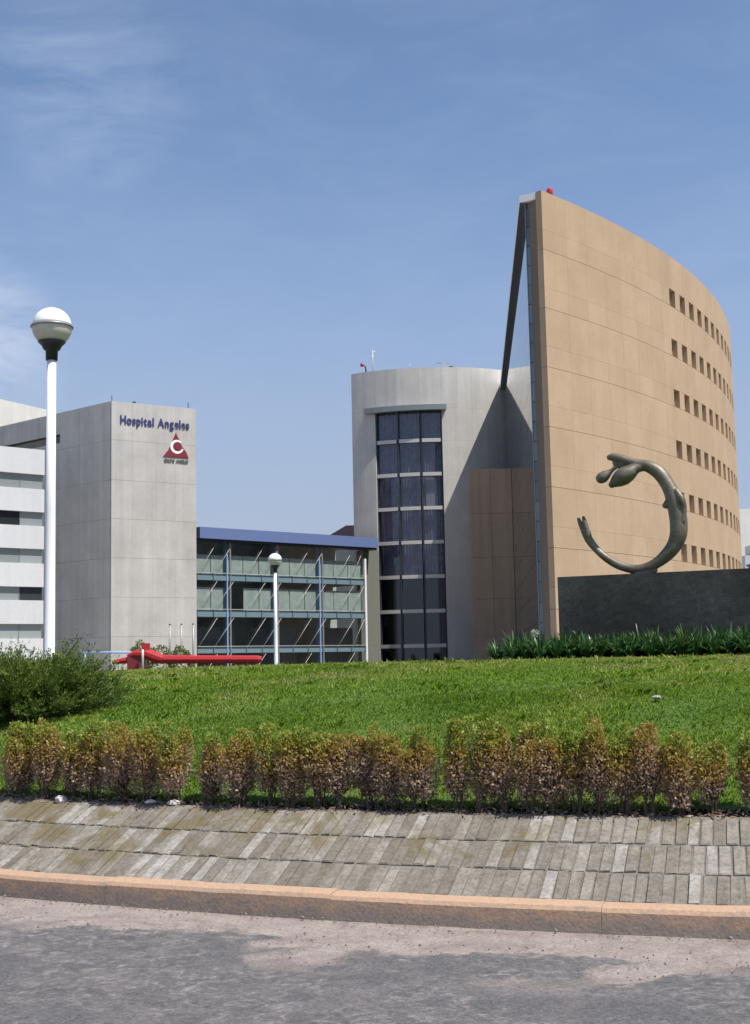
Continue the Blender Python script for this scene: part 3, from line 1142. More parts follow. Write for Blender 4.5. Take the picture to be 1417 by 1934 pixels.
mesh_obj('swirl_core', V, [tuple(range(20))], 'dark_red', emb)
word('GRUPO', FT, 5.40, 6.50, 21.66, 0.30, 'sign_grey', TW, 0.03)
word('ANGELES', FT, 6.66, 7.95, 21.66, 0.30, 'sign_grey', TW, 0.03)

# ------------------------------------------------------------------ white banded block, far left
WB = empty('banded_office_block', (-33, 122.3, 0.0), 'white office block with long window strips behind the near lamp post', 'building')
FW = line_map((-34.61 - 0.767 * 14, 121.0 - 0.641 * 14), (-31.16, 123.88))
LW = FW.length
bands = [(22.36, 19.98), (18.59, 16.42), (15.09, 12.94), (11.57, 9.38), (8.12, 5.94), (4.59, 2.4)]
for r, (zt, zb) in enumerate(bands):
    for q in range(4):
        s0_, s1_ = LW * q / 4, LW * (q + 1) / 4
        cell('band_panel', FW, s0_ + .008, s1_ - .008, zb, zt, -0.45, 0, 'white_wall', WB)
    zn = bands[r + 1][0] if r + 1 < len(bands) else 0.0
    npane = 8
    for q in range(npane):
        s0_, s1_ = LW * q / npane, LW * (q + 1) / npane
        kind = 'blind_glass'
        if (r, q) in ((1, 6), (3, 7), (2, 3), (0, 4)):
            kind = 'smoke_glass'
        cell('window_pane', FW, s0_ + .03, s1_ - .03, zn, zb, -0.38, -0.33, kind, WB)
        cell('window_post', FW, s1_ - .03, s1_ + (.03 if q < npane - 1 else -.002), zn, zb, -0.42, -0.28, 'grey_metal', WB)
wa, wb_, wc = FW(0, 0, -0.46), FW(LW, 0, -0.46), FW(LW, 0, -3.5)
prism('core_wall', [wa[:2], wb_[:2], wc[:2], FW(0, 0, -3.5)[:2]], 0, 22.3, 'white_wall', WB)

# pale block rising behind, far left
RBK = empty('rear_block', (-44, 165, 0.0), 'cream flat-roofed block rising behind the tower beside the lamp post', 'building')
FR = line_map((-61.4, 135.0), (-42.3, 170.2))
for q in range(6):
    s0_, s1_ = FR.length * q / 6, FR.length * (q + 1) / 6
    for z0, z1 in ((0, 12), (12, 24), (24, 35.4)):
        cell('panel', FR, s0_ + .008, s1_ - .008, z0 + .008, z1 - .008, -0.3, 0, 'cream', RBK)
prism('core_wall', [FR(0, 0, -.3)[:2], FR(FR.length, 0, -.3)[:2], FR(FR.length, 0, -8)[:2], FR(0, 0, -8)[:2]], 0, 35.3, 'cream', RBK)

# ------------------------------------------------------------------ glazed link
LK = empty('glass_link_building', (-9, 142, 0.0), 'three storey glass link with blue flat parapet between tower and drum', 'building')
FK = line_map((-18.16, 134.0), (-0.09, 149.9))
LL = FK.length
cell('parapet', FK, 0, LL, 14.66, 15.80, -1.2, 0.55, 'blue_metal', LK)
cell('parapet_soffit', FK, 0.02, LL - .02, 14.45, 14.656, -1.2, 0.30, 'dark_steel', LK)
prism('roof_deck', [FK(0, 0, -1.2)[:2], FK(LL, 0, -1.2)[:2], FK(LL, 0, -11)[:2], FK(0, 0, -11)[:2]], 15.0, 15.3, 'roof_grey', LK)
cell('rear_wall', FK, 0, LL, 0, 15.0, -7.2, -7.0, 'partition', LK)
levels = [(11.10, 10.45), (7.40, 6.72), (3.62, 3.02)]
mods = [4.0 - 2.04 * 2 + 2.04 * q for q in range(0, 12)]
mods = [q for q in mods if 0 <= q <= LL - 1] + [22.36]
mods = sorted(set(round(q, 3) for q in mods))
mods[0:0] = [0.0] if mods[0] > 0.2 else []
for zt, zb in levels:
    cell('floor_slab', FK, 0, 22.36, zb + .05, zt - .15, -7.0, -0.35, 'roof_grey', LK)
    for q in range(len(mods) - 1):
        cell('spandrel', FK, mods[q] + .03, mods[q + 1] - .03, zb, zt, -0.20, -0.02, 'spandrel', LK)
        cell('spandrel_fin', FK, mods[q + 1] - .03, mods[q + 1] + .03, zb - .05, zt + .1, -0.22, 0.10, 'blue_steel', LK)
    cell('handrail', FK, 0, 22.36, zt + .06, zt + .12, 0.02, 0.10, 'pale_metal', LK)
zlev = [(11.10, 14.45), (7.40, 10.45), (3.62, 6.72), (0.0, 3.02)]
for li, (z0, z1) in enumerate(zlev):
    for q in range(len(mods) - 1):
        cell('pane', FK, mods[q] + .02, mods[q + 1] - .02, z0 + .01, z1 - .01, -0.14, -0.12, 'green_glass', LK)
        if (q % 3) != 2 and li < 3 or (li == 3 and q % 3 == 0):
            a_ = Vector(FK(mods[q] + .15, z0 + .12, 0.06))
            b_ = Vector(FK(mods[q + 1] + (.45 if q < len(mods) - 2 else -.1), z1 - .1, 0.06))
            tube('brace_rod', [a_, (a_ + b_) / 2, b_], 0.022, 'pale_metal', LK, 6)
for li, (zf, zt) in enumerate(((11.10, 13.1), (7.40, 9.75))):
    for q in range(len(mods) - 1):
        if (li, q) in ((1, 2),):
            continue
        cell('room_partition', FK, mods[q] + .05, mods[q + 1] - .05, zf + .02, zt, -0.60, -0.50, 'partition', LK)
for q in range(len(mods) - 1):
    if q % 4 != 3:
        cell('shop_opening', FK, mods[q] + .02, mods[q + 1] - .02, 0.02, 5.7, -2.2, -2.0, 'shop_dark', LK)
for s_ in (4.0, 10.12, 16.24):
    cell('column', FK, s_ - .42, s_ - .12, 0, 14.45, -0.60, -0.24, 'blue_steel', LK)
    cell('column', FK, s_ - .02, s_ + .16, 0, 14.45, -0.10, 0.06, 'grey_metal', LK)
    cell('column', FK, s_ - .40, s_ - .26, 0, 13.2, -0.08, 0.08, 'blue_pipe', LK)
cell('end_column', FK, 22.36, 22.62, 0, 13.4, -0.20, 0.12, 'white_paint', LK)
cell('end_wall', FK, 22.66, LL + 1.4, 0, 14.44, -1.6, -1.0, 'end_wall', LK)
prism('side_core', [FK(-1.0, 0, -0.9)[:2], FK(-.02, 0, -0.9)[:2], FK(-.02, 0, -11)[:2], FK(-1.0, 0, -11)[:2]], 0, 14.4, 'backing', LK)

# low red-roofed house seen over the link
RH = empty('red_roofed_house', (-4.5, 176, 0.0), 'sliver of dull red roof showing above the link beside the drum', 'building')
prism('wall', [(-7.2, 176), (-1.5, 176), (-1.5, 184), (-7.2, 184)], 0, 18.0, 'cream', RH)
mesh_obj('roof', [(-7.6, 175.3, 17.9), (-1.2, 175.3, 17.9), (-1.2, 180, 20.5), (-4.0, 180, 20.5), (-7.6, 184.7, 17.9), (-1.2, 184.7, 17.9)], [(0, 1, 2, 3), (3, 2, 5, 4), (0, 3, 4), (1, 5, 2)], 'redroof', RH)

# ------------------------------------------------------------------ far buildings at the right edge
FTW = empty('far_tower', (112, 402, 0), 'slim pale far-off tower block at the right edge', 'building')
box('wall', (112.6, 405, 23.2), (7.4, 7.0, 46.4), 'cream', FTW)
for zc in (44.2, 41.4):
    box('window', (110.4, 401.46, zc), (0.8, 0.1, 0.9), 'smoke_glass', FTW)
HS = empty('far_white_house', (87, 300, 0), 'low white far-off house above the black wall at the right edge', 'building')
box('wall', (87.6, 303, 12.2), (7.6, 6, 24.4), 'white_wall', HS)
box('upper_storey', (88.2, 303, 25.6), (5.6, 5, 2.4), 'cream', HS)
box('window', (86.9, 300.46, 25.7), (0.9, 0.1, 0.8), 'smoke_glass', HS)
box('window', (86.9, 299.96, 23.4), (0.9, 0.1, 0.8), 'smoke_glass', HS)
GS = empty('far_grey_house', (87, 290, 0), 'grey far-off house front low at the right edge', 'building')
box('wall', (87.4, 291, 10.7), (10.0, 4, 21.4), 'redroof', GS)
box('roof', (87.4, 291, 21.6), (10.6, 4.6, 0.4), 'dark_steel', GS)

# ------------------------------------------------------------------ roof details
bc = empty('roof_siren', (13.0, 91.9, TOP), 'red round siren on top of the curved tan building', 'siren')
lathe('drum', (13.02, 91.9, TOP + 0.32), [(0.0, 0), (0.17, 0.0), (0.22, 0.08), (0.22, 0.42), (0.16, 0.54), (0.0, 0.56)], 'red_paint', bc, 20)
tube('post', [(13.02, 91.9, TOP - 0.05), (13.02, 91.9, TOP + 0.15), (13.02, 91.9, TOP + 0.34)], 0.05, 'dark_steel', bc, 8)
tube('side_lamp', [(12.72, 91.85, TOP + 0.52), (12.76, 91.85, TOP + 0.52), (12.84, 91.88, TOP + 0.52)], 0.07, 'red_paint', bc, 8)
for (x, y, h, lb) in ((15.1, 93.9, 0.42, 'pair-side thin rod just right of the siren on the tan roof'),):
    o = tube('roof_rod', [(x, y, TOP - 0.06), (x, y, TOP + h * .5), (x, y, TOP + h)], 0.025, 'dark_steel', None, 6)
    tag(o, 'short thin rod on the tan roof, right of the red siren', 'rod')
ob = empty('obstruction_light', (-1.0, 157.8, DTOP), 'red lamp on a bent bracket at left end of the drum roof', 'lamp')
tube('bracket', [(-0.75, 157.6, DTOP - 0.4), (-0.75, 157.6, DTOP + 0.9), (-0.85, 157.6, DTOP + 1.35), (-1.1, 157.6, DTOP + 1.45)], 0.09, 'dark_steel', ob, 8)
lathe('red_lens', (-1.25, 157.6, DTOP + 1.3), [(0.0, 0), (0.16, 0.02), (0.20, 0.2), (0.12, 0.42), (0.0, 0.45)], 'red_paint', ob, 14)
mast = empty('antenna_mast', (0.1, 157.8, DTOP), 'slender aerial mast with small cross piece on the drum roof', 'antenna')
tube('mast', [(0.1, 157.8, DTOP - .4), (0.1, 157.8, DTOP + 1.6), (0.1, 157.8, DTOP + 3.4)], [0.10, 0.06, 0.04], 'pale_metal', mast, 8)
tube('cross_piece', [(-0.25, 157.8, DTOP + 3.0), (0.1, 157.8, DTOP + 3.05), (0.4, 157.8, DTOP + 3.2)], 0.04, 'pale_metal', mast, 6)
tube('cross_piece', [(-0.15, 157.8, DTOP + 2.5), (0.1, 157.8, DTOP + 2.5), (0.3, 157.8, DTOP + 2.45)], 0.04, 'pale_metal', mast, 6)
ya = empty('whip_aerial', (4.4, 156, DTOP), 'small leaning aerial above the glazed bay of the drum', 'antenna')
tube('rod', [(4.35, 155.5, DTOP - .4), (4.4, 155.5, DTOP + .5), (4.6, 155.5, DTOP + 1.1)], 0.035, 'grey_metal', ya, 6)
tube('arm', [(4.15, 155.5, DTOP + .35), (4.4, 155.5, DTOP + .45), (4.75, 155.5, DTOP + .55)], 0.03, 'grey_metal', ya, 6)
yb_ = empty('flat_aerial', (8.6, 155, DTOP), 'low flat aerial near the middle of the drum roof', 'antenna')
tube('boom', [(7.7, 155, DTOP + .95), (8.4, 155, DTOP + .95), (9.2, 155, DTOP + .93)], 0.035, 'grey_metal', yb_, 6)
tube('rod', [(8.5, 155, DTOP - .4), (8.5, 155, DTOP + .3), (8.5, 155, DTOP + .95)], 0.03, 'grey_metal', yb_, 6)
box('junction_box', (9.4, 155, DTOP + 0.42), (0.45, 0.3, 0.22), 'dark_steel', yb_)


# ------------------------------------------------------------------ globe lamp posts
def lamp_post(x, y, zc, label):
    gz = float(lawn_z(x, y)) - 0.02
    L = empty('lamp_post', (x, y, gz), label, 'street lamp', 'white globe lamp posts')
    H = zc - gz
    c = (x, y, gz)
    lathe('pole', c, [(0.075, 0), (0.075, 0.3), (0.066, 0.32), (0.062, H * 0.5), (0.054, H - 0.33)], 'pole', L, 20)
    lathe('base_plate', c, [(0.15, 0.0), (0.15, 0.03), (0.09, 0.05), (0.078, 0.06)], 'grey_metal', L, 20)
    lathe('collar', c, [(0.072, H - 0.42), (0.075, H - 0.30), (0.10, H - 0.285), (0.125, H - 0.235), (0.17, H - 0.19), (0.165, H - 0.185)], 'black_plastic', L, 28)
    bw = [(0.10, H - 0.20)] + [(0.243 * math.sin(q), H - 0.243 * math.cos(q)) for q in np.linspace(0.75, 1.62, 10)]
    lathe('lower_bowl', c, bw + [(0.22, H + 0.02)], 'globe_bowl', L, 36)
    lathe('rim', c, [(0.236, H - 0.012), (0.260, H - 0.008), (0.262, H + 0.010), (0.236, H + 0.022)], 'grey_metal', L, 36)
    dm = [(0.238 * math.sin(q), H + 0.018 + 0.225 * math.cos(q)) for q in np.linspace(1.57, 0.02, 14)]
    lathe('upper_dome', c, dm, 'globe_white', L, 36)
    return L


lamp_post(-3.95, 16.0, 5.82, 'near tall white globe lamp post behind the dark juniper shrub')
lamp_post(-3.52, 46.0, 5.26, 'distant small white globe lamp post in front of the glass link')

# ------------------------------------------------------------------ black wall and bronze ring sculpture
BW = empty('black_stone_wall', (6.3, 31.1, 1.6), 'black rough stone wall standing behind leafy bed', 'wall')
PA, PB = Vector((4.38, 32.02)), Vector((8.53, 30.155))
dw = (PB - PA).normalized()
FB = line_map(PA, PA + dw * 9.5)
V, Fc = [], []
nx, nzb = 95, 20
rw = random.Random(5)
for layer, oo in ((0, 0.0),):
    for i in range(nx + 1):
        for j in range(nzb + 1):
            s_ = 9.5 * i / nx
            z_ = 1.45 + 2.15 * j / nzb
            e = 0.0 if (j in (0, nzb) or i in (0, nx)) else rw.uniform(-0.004, 0.004)
            V.append(FB(s_, z_, e))
    for i in range(nx):
        for j in range(nzb):
            a = i * (nzb + 1) + j
            Fc.append((a, a + nzb + 1, a + nzb + 2, a + 1))
b0 = len(V)
V += [FB(0, 1.45, -1.3), FB(9.5, 1.45, -1.3), FB(9.5, 3.6, -1.3), FB(0, 3.6, -1.3)]
Fc += [(b0 + 1, b0, b0 + 3, b0 + 2)]
Fc += [tuple([j for j in range(nzb + 1)] + [b0 + 3, b0])]
rt = nx * (nzb + 1)
Fc += [tuple([rt + nzb - j for j in range(nzb + 1)] + [b0 + 1, b0 + 2])]
Fc += [tuple([i * (nzb + 1) + nzb for i in range(nx + 1)] + [b0 + 2, b0 + 3])]
mesh_obj('stone_face', V, Fc, 'black_stone', BW)

SC = empty('bronze_sculpture', (6.35, 31.5, 3.6), 'open bronze ring sculpture of a stretched figure on top of the black wall', 'sculpture')
# outline measured on the work itself: x right, y down, unit about 2 mm
SK = 0.002045
SO = Vector((6.40, 31.55, 3.6))


def sp(x, y, d=0.0):
    return Vector((SO.x + (x - 830) * 0.00194, SO.y + d - (x - 830) * 0.00194 * 0.449, SO.z + (1466 - y) * 0.00212))


def smooth_path(pts, n):
    """Catmull-Rom through (x, y, r, d)"""
    P = [np.array(p, float) for p in pts]
    P = [2 * P[0] - P[1]] + P + [2 * P[-1] - P[-2]]
    out = []
    for i in range(1, len(P) - 2):
        for q in range(n):
            t_ = q / n
            out.append(0.5 * ((2 * P[i]) + (-P[i - 1] + P[i + 1]) * t_ + (2 * P[i - 1] - 5 * P[i] + 4 * P[i + 1] - P[i + 2]) * t_ ** 2 + (-P[i - 1] + 3 * P[i] - 3 * P[i + 1] + P[i + 2]) * t_ ** 3))
    out.append(P[-2])
    return out


strands = [
    # long body: from the thighs over the back to the raised upper end
    ([(158, 930, 46, 0), (210, 1045, 48, 0), (290, 1155, 43, 0), (400, 1262, 45, 0), (540, 1350, 50, 0), (700, 1402, 52, 0), (830, 1400, 55, 0), (960, 1352, 60, 0), (1080, 1268, 74, 0), (1175, 1160, 86, 0), (1226, 1040, 98, 0), (1235, 900, 100, 0), (1222, 780, 98, 0), (1200, 670, 94, 0), (1170, 560, 86, 0), (1118, 445, 80, 0), (1040, 330, 80, 0), (930, 252, 70, 0), (800, 212, 58, 0), (690, 172, 56, 0), (590, 132, 56, 0), (525, 110, 48, 0), (490, 108, 38, 0)], 1.0),
    # feet
    ([(190, 1000, 40, 0.03), (128, 870, 32, 0.045), (98, 792, 20, 0.05)], 1.0),
    ([(200, 1000, 40, -0.03), (168, 870, 32, -0.045), (150, 785, 20, -0.05)], 1.0),
    # breast
    ([(1160, 690, 70, -0.02), (1112, 700, 56, -0.05), (1092, 708, 38, -0.06)], 1.0),
    # shoulder blade and hip ridges
    ([(1215, 560, 40, -0.10), (1262, 660, 44, -0.14), (1285, 770, 36, -0.12), (1270, 900, 30, -0.14)], 1.0),
    ([(1200, 1090, 40, -0.12), (1130, 1220, 44, -0.10), (1010, 1320, 36, -0.07)], 1.0),
    # drooping lobe
    ([(900, 250, 46, -0.02), (790, 262, 58, -0.05), (700, 308, 92, -0.08), (620, 350, 104, -0.09), (548, 394, 78, -0.08), (494, 430, 40, -0.07)], 1.0),
    # round head on a slim neck
    ([(640, 200, 26, -0.04), (560, 225, 24, -0.06), (495, 268, 26, -0.07), (432, 310, 56, -0.07), (392, 336, 68, -0.07), (374, 346, 64, -0.07)], 1.0),
    # neck spur towards the upper end
    ([(560, 225, 22, -0.04), (540, 180, 26, -0.02), (560, 130, 32, 0.0)], 1.0),
    # foot block on the wall
    ([(700, 1425, 40, 0), (830, 1440, 46, 0), (945, 1430, 34, 0)], 1.0),
]
bm = bmesh.new()
for pts, sq in strands:
    path = smooth_path(pts, 6)
    cps, rds = [], []
    for k in (0,):
        f0, f1 = path[0], path[1]
    # rounded ends
    a = path[0]
    ad_ = (path[0][:2] - path[1][:2])
    ad_ = ad_ / (np.linalg.norm(ad_) + 1e-6)
    e = path[-1]
    ed_ = (path[-1][:2] - path[-2][:2])
    ed_ = ed_ / (np.linalg.norm(ed_) + 1e-6)
    ext0 = [(a[0] + ad_[0] * a[2] * q, a[1] + ad_[1] * a[2] * q, a[2] * math.sqrt(max(1 - q * q, 0.02)), a[3]) for q in (0.98, 0.8, 0.45)]
    ext1 = [(e[0] + ed_[0] * e[2] * q, e[1] + ed_[1] * e[2] * q, e[2] * math.sqrt(max(1 - q * q, 0.02)), e[3]) for q in (0.45, 0.8, 0.98)]
    for x_, y_, r_, d_ in ext0 + [tuple(p) for p in path] + ext1:
        cps.append(sp(x_, y_, d_))
        rds.append(r_ * SK * 1.03)
    V, Fc = tube_data(cps, rds, 18, True, 1.05)
    vv = [bm.verts.new(v) for v in V]
    for f in Fc:
        try:
            bm.faces.new([vv[q] for q in f])
        except ValueError:
            pass
bmesh.ops.recalc_face_normals(bm, faces=bm.faces)
me = bpy.data.meshes.new('figure')
bm.to_mesh(me)
bm.free()
tmp = bpy.data.objects.new('figure_tmp', me)
COL.objects.link(tmp)
md = tmp.modifiers.new('remesh', 'REMESH')
md.mode = 'VOXEL'
md.voxel_size = 0.018
md2 = tmp.modifiers.new('smooth', 'SMOOTH')
md2.factor = 0.5
md2.iterations = 3
bpy.context.view_layer.update()
me2 = bpy.data.meshes.new_from_object(tmp.evaluated_get(bpy.context.evaluated_depsgraph_get()))
bpy.data.objects.remove(tmp)
me2.name = 'figure'
me2.materials.clear()
me2.materials.append(M['bronze'])
me2.polygons.foreach_set('use_smooth', [True] * len(me2.polygons))
o = bpy.data.objects.new('figure', me2)
link(o, SC)
o.matrix_parent_inverse = Matrix.Translation(-Vector(SC.location))
mp_ = sp(830, 1466)
box('footing', (mp_.x, mp_.y, 3.62), (0.50, 0.34, 0.04), 'dark_steel', SC)


# ------------------------------------------------------------------ foliage makers
def leaves(P, D, size, tone, aspect=0.5, fold=0.15, rng=None):
    """diamond leaves at P pointing along D; returns verts, quads, tones"""
    n = len(P)
    D = D / (np.linalg.norm(D, axis=1, keepdims=True) + 1e-9)
    rv = rng.normal(size=(n, 3))
    S = np.cross(D, rv)
    S /= (np.linalg.norm(S, axis=1, keepdims=True) + 1e-9)
    N = np.cross(D, S)
    sz = size[:, None]
    V = np.empty((n, 4, 3))
    V[:, 0] = P
    V[:, 1] = P + D * sz * 0.5 + S * sz * aspect * 0.5 + N * sz * fold
    V[:, 2] = P + D * sz
    V[:, 3] = P + D * sz * 0.5 - S * sz * aspect * 0.5 + N * sz * fold
    F4 = np.arange(n * 4).reshape(n, 4)
    return V.reshape(-1, 3), F4, np.repeat(tone, 4)


def join_tubes(specs, seg=5):
    V, Fc = [], []
    for pts, rads in specs:
        v, f = tube_data(pts, rads, seg)
        b0 = len(V)
        V += [tuple(q) for q in v]
        Fc += [tuple(b0 + q for q in g_) for g_ in f]
    return V, Fc


# ---------------- hedge of separate bushes along the top of the bank
BUSH = [(-121.7, 0.56, 0.36), (-120.82, 0.57, 0.266), (-120.07, 0.53, 0.197), (-119.44, 0.56, 0.26), (-118.62, 0.55, 0.239), (-117.94, 0.57, 0.186), (-117.21, 0.59, 0.234), (-116.36, 0.52, 0.165), (-115.56, 0.51, 0.244), (-114.92, 0.55, 0.202), (-114.37, 0.52, 0.176), (-113.8, 0.54, 0.198), (-113.33, 0.5, 0.158), (-112.76, 0.53, 0.18), (-112.23, 0.49, 0.155), (-111.63, 0.53, 0.231), (-110.92, 0.55, 0.16), (-110.42, 0.58, 0.227), (-109.96, 0.57, 0.165), (-109.44, 0.57, 0.187), (-109.0, 0.56, 0.171), (-108.56, 0.55, 0.162), (-108.12, 0.57, 0.191), (-107.68, 0.54, 0.168), (-107.26, 0.53, 0.182), (-106.67, 0.49, 0.195), (-106.18, 0.48, 0.179), (-105.42, 0.51, 0.128)]
ORD = ['first', 'second', 'third', 'fourth', 'fifth', 'sixth', 'seventh', 'eighth', 'ninth', 'tenth', 'eleventh', 'twelfth', 'thirteenth', 'fourteenth']
nb = len(BUSH)
for i, (deg, h, w) in enumerate(BUSH):
    h += 0.035
    rng = np.random.default_rng(100 + i)
    rad = 20.945 + rng.uniform(-0.025, 0.025)
    bx, by, _ = pol(rad, deg)
    bz = float(lawn_z(bx, by)) - 0.02
    if i < nb // 2:
        lab = '%s bush from the left end of the low bronze-leaved hedge' % ORD[i]
    elif i == nb - 1:
        lab = 'bronze-leaved hedge bush cut off by the right edge, past the gap'
    else:
        lab = '%s bush leftward from the gap at the right end of the hedge' % ORD[nb - 2 - i]
    Bu = empty('hedge_bush', (bx, by, bz), lab, 'bush', 'bushes of the low hedge')
    rx = w * 0.50
    # stems
    nst = rng.integers(4, 7)
    st = []
    tips = []
    for q in range(nst):
        a = rng.uniform(0, 2 * math.pi)
        b_r = rng.uniform(0, 0.04)
        t_r = rng.uniform(0.3, 0.95) * rx
        p0 = np.array([bx + b_r * math.cos(a), by + b_r * math.sin(a), bz - 0.03])
        p2 = np.array([bx + t_r * math.cos(a), by + t_r * 0.9 * math.sin(a), bz + h * rng.uniform(0.72, 0.95)])
        p1 = p0 * 0.55 + p2 * 0.45 + rng.normal(0, 0.012, 3)
        st.append(([Vector(p0), Vector(p1), Vector(p2)], [0.008, 0.006, 0.003]))
        tips.append((p0, p1, p2))
        for _k in range(3):
            u = rng.uniform(0.25, 0.8)
            c0 = p0 * (1 - u) + p2 * u
            c1 = c0 + np.array([rng.normal(0, 0.05), rng.normal(0, 0.05), rng.uniform(0.04, 0.14)])
            st.append(([Vector(c0), Vector((c0 + c1) / 2), Vector(c1)], [0.004, 0.003, 0.002]))
            tips.append((c0, (c0 + c1) / 2, c1))
    V, Fc = join_tubes(st)
    mesh_obj('stem', V, Fc, 'bark', Bu)
    # foliage: a few upright plumes of small leaves, fuller towards the top
    green = rng.uniform(-0.14, 0.20)
    Pl, Dl, Sl, Tl = [], [], [], []
    npl = max(4, int(round(w / 0.2 * 6.0)))
    for q in range(npl):
        ang = rng.uniform(0, 2 * math.pi)
        off = rx * math.sqrt(rng.uniform(0, 1)) * 0.95
        pr = rng.uniform(0.062, 0.108)
        top = h * rng.uniform(0.76, 1.10)
        bot = h * rng.uniform(0.10, 0.34)
        ct = rng.normal(0, 0.09)
        nl = int(540 * pr / 0.06)
        u = rng.uniform(0, 1, nl) ** 0.8
        shape = np.sin(np.pi * np.clip(0.16 + 0.80 * u, 0, 1)) ** 0.6
        lump = 0.75 + 0.5 * vnoise(u * 7 + q * 3.1, np.full(nl, i * 1.7 + q), 5)
        rad_ = pr * shape * lump * np.sqrt(rng.uniform(0.12, 1.0, nl))
        a2 = rng.uniform(0, 2 * math.pi, nl)
        lean = off * (0.55 + 0.45 * u)
        P = np.stack([bx + lean * math.cos(ang) + rad_ * np.cos(a2), by + lean * math.sin(ang) + rad_ * np.sin(a2), bz + bot + (top - bot) * u], -1)
        D = rng.normal(0, 0.9, (nl, 3)) + np.stack([0.8 * np.cos(a2), 0.8 * np.sin(a2), np.full(nl, 0.8)], -1)
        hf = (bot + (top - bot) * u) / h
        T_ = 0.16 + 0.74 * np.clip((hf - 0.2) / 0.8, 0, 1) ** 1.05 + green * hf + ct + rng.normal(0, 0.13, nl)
        pale = rng.uniform(0, 1, nl) < 0.13 * (1.15 - hf)
        T_[pale] = 0.33
        Pl.append(P)
        Dl.append(D)
        Sl.append(rng.uniform(0.017, 0.034, nl))
        Tl.append(np.clip(T_, 0, 1))
    # a few upright shoots above the top
    for q in range(int(6 * w / 0.2)):
        a = rng.uniform(0, 2 * math.pi)
        rr_ = rx * 0.9 * math.sqrt(rng.uniform(0, 1))
        nl = 9
        tz_ = np.linspace(0.90, 1.0 + rng.uniform(0.02, 0.12), nl) * h
        P = np.stack([bx + rr_ * math.cos(a) + rng.normal(0, .006, nl), by + rr_ * math.sin(a) + rng.normal(0, .006, nl), bz + tz_], -1)
        Pl.append(P)
        Dl.append(rng.normal(0, 1, (nl, 3)) + [0, 0, 0.7])
        Sl.append(rng.uniform(0.012, 0.022, nl))
        Tl.append(np.clip(0.75 + green + rng.normal(0, 0.14, nl), 0, 1))
    V, F4, T = leaves(np.concatenate(Pl), np.concatenate(Dl), np.concatenate(Sl), np.concatenate(Tl), 0.55, 0.10, rng)
    np_obj('foliage', V, F4, 'hedge', Bu, ('tone', T))

# ---------------- spreading juniper at left
rng = np.random.default_rng(55)
JX, JY = -3.84, 14.35
JZ = float(lawn_z(JX, JY))
JU = empty('juniper_shrub', (JX, JY, JZ), 'spreading dark green juniper shrub on the lawn at left', 'shrub')
Pl, Dl, Sl, Tl = [], [], [], []
st = []
for q in range(430):
    a = rng.uniform(0, 2 * math.pi)
    el_ = rng.uniform(0.02, 1.05) ** 1.0
    ln = (1.12 - 0.38 * el_) * rng.uniform(0.55, 1.0) * (1.0 + 0.14 * math.sin(3 * a + 1.3))
    dirv = np.array([math.cos(a) * math.cos(el_), math.sin(a) * math.cos(el_) * 0.9, math.sin(el_) * 0.86])
    p0 = np.array([JX + rng.normal(0, 0.12), JY + rng.normal(0, 0.10), JZ + 0.04])
    tip = p0 + dirv * ln
    tip[2] = max(tip[2], float(lawn_z(tip[0], tip[1])) + 0.07)
    tip[2] += 0.06
    mid = (p0 + tip) / 2 + np.array([0, 0, -0.05 * ln])
    if q % 4 == 0:
        st.append(([Vector(p0), Vector(mid), Vector(tip)], [0.016, 0.010, 0.003]))
    ax = tip - mid
    ax /= np.linalg.norm(ax)
    # feathery sprays near the end of the branch
    for k in range(27):
        u = rng.uniform(0.1, 1.0)
        c0 = mid * (1 - u) + tip * u + rng.normal(0, 0.02, 3)
        sd_ = ax + rng.normal(0, 0.36, 3) + [0, 0, 0.28]
        sd_ /= np.linalg.norm(sd_)
        nl = 16
        uu = np.linspace(0, 1, nl)[:, None]
        L_ = rng.uniform(0.09, 0.20)
        P = c0 + sd_ * uu * L_ + rng.normal(0, 0.007, (nl, 3))
        D = sd_ + rng.normal(0, 0.38, (nl, 3))
        Pl.append(P)
        Dl.append(D)
        Sl.append(rng.uniform(0.020, 0.042, nl))
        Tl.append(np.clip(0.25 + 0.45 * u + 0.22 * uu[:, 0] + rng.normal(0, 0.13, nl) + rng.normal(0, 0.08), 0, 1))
# upright leader branches seen against the tower
for (lx, lz, lean) in ((0.62, 0.86, 0.16), (0.52, 0.80, 0.05), (-0.02, 0.80, -0.08), (0.10, 0.74, 0.10), (-0.42, 0.72, -0.15), (0.72, 0.60, 0.22)):
    for k in range(34):
        u = rng.uniform(0.3, 1.0)
        c0 = np.array([JX + lx * u + lean * 0.15, JY + rng.normal(0, 0.04), JZ + lz * u])
        sd_ = np.array([lean + rng.normal(0, 0.55), rng.normal(0, 0.5), 0.8])
        sd_ /= np.linalg.norm(sd_)
        nl = 14
        uu = np.linspace(0, 1, nl)[:, None]
        P = c0 + sd_ * uu * rng.uniform(0.06, 0.15) + rng.normal(0, 0.006, (nl, 3))
        Pl.append(P)
        Dl.append(sd_ + rng.normal(0, 0.5, (nl, 3)))
        Sl.append(rng.uniform(0.018, 0.036, nl))
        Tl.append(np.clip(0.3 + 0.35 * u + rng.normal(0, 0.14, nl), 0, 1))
    st.append(([Vector((JX, JY, JZ)), Vector((JX + lx * .5, JY, JZ + lz * .45)), Vector((JX + lx, JY, JZ + lz))], [0.016, 0.011, 0.003]))
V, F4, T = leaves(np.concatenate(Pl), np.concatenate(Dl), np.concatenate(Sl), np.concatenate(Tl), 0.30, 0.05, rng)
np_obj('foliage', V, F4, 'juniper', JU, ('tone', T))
V, Fc = join_tubes(st)
mesh_obj('branches', V, Fc, 'bark', JU)


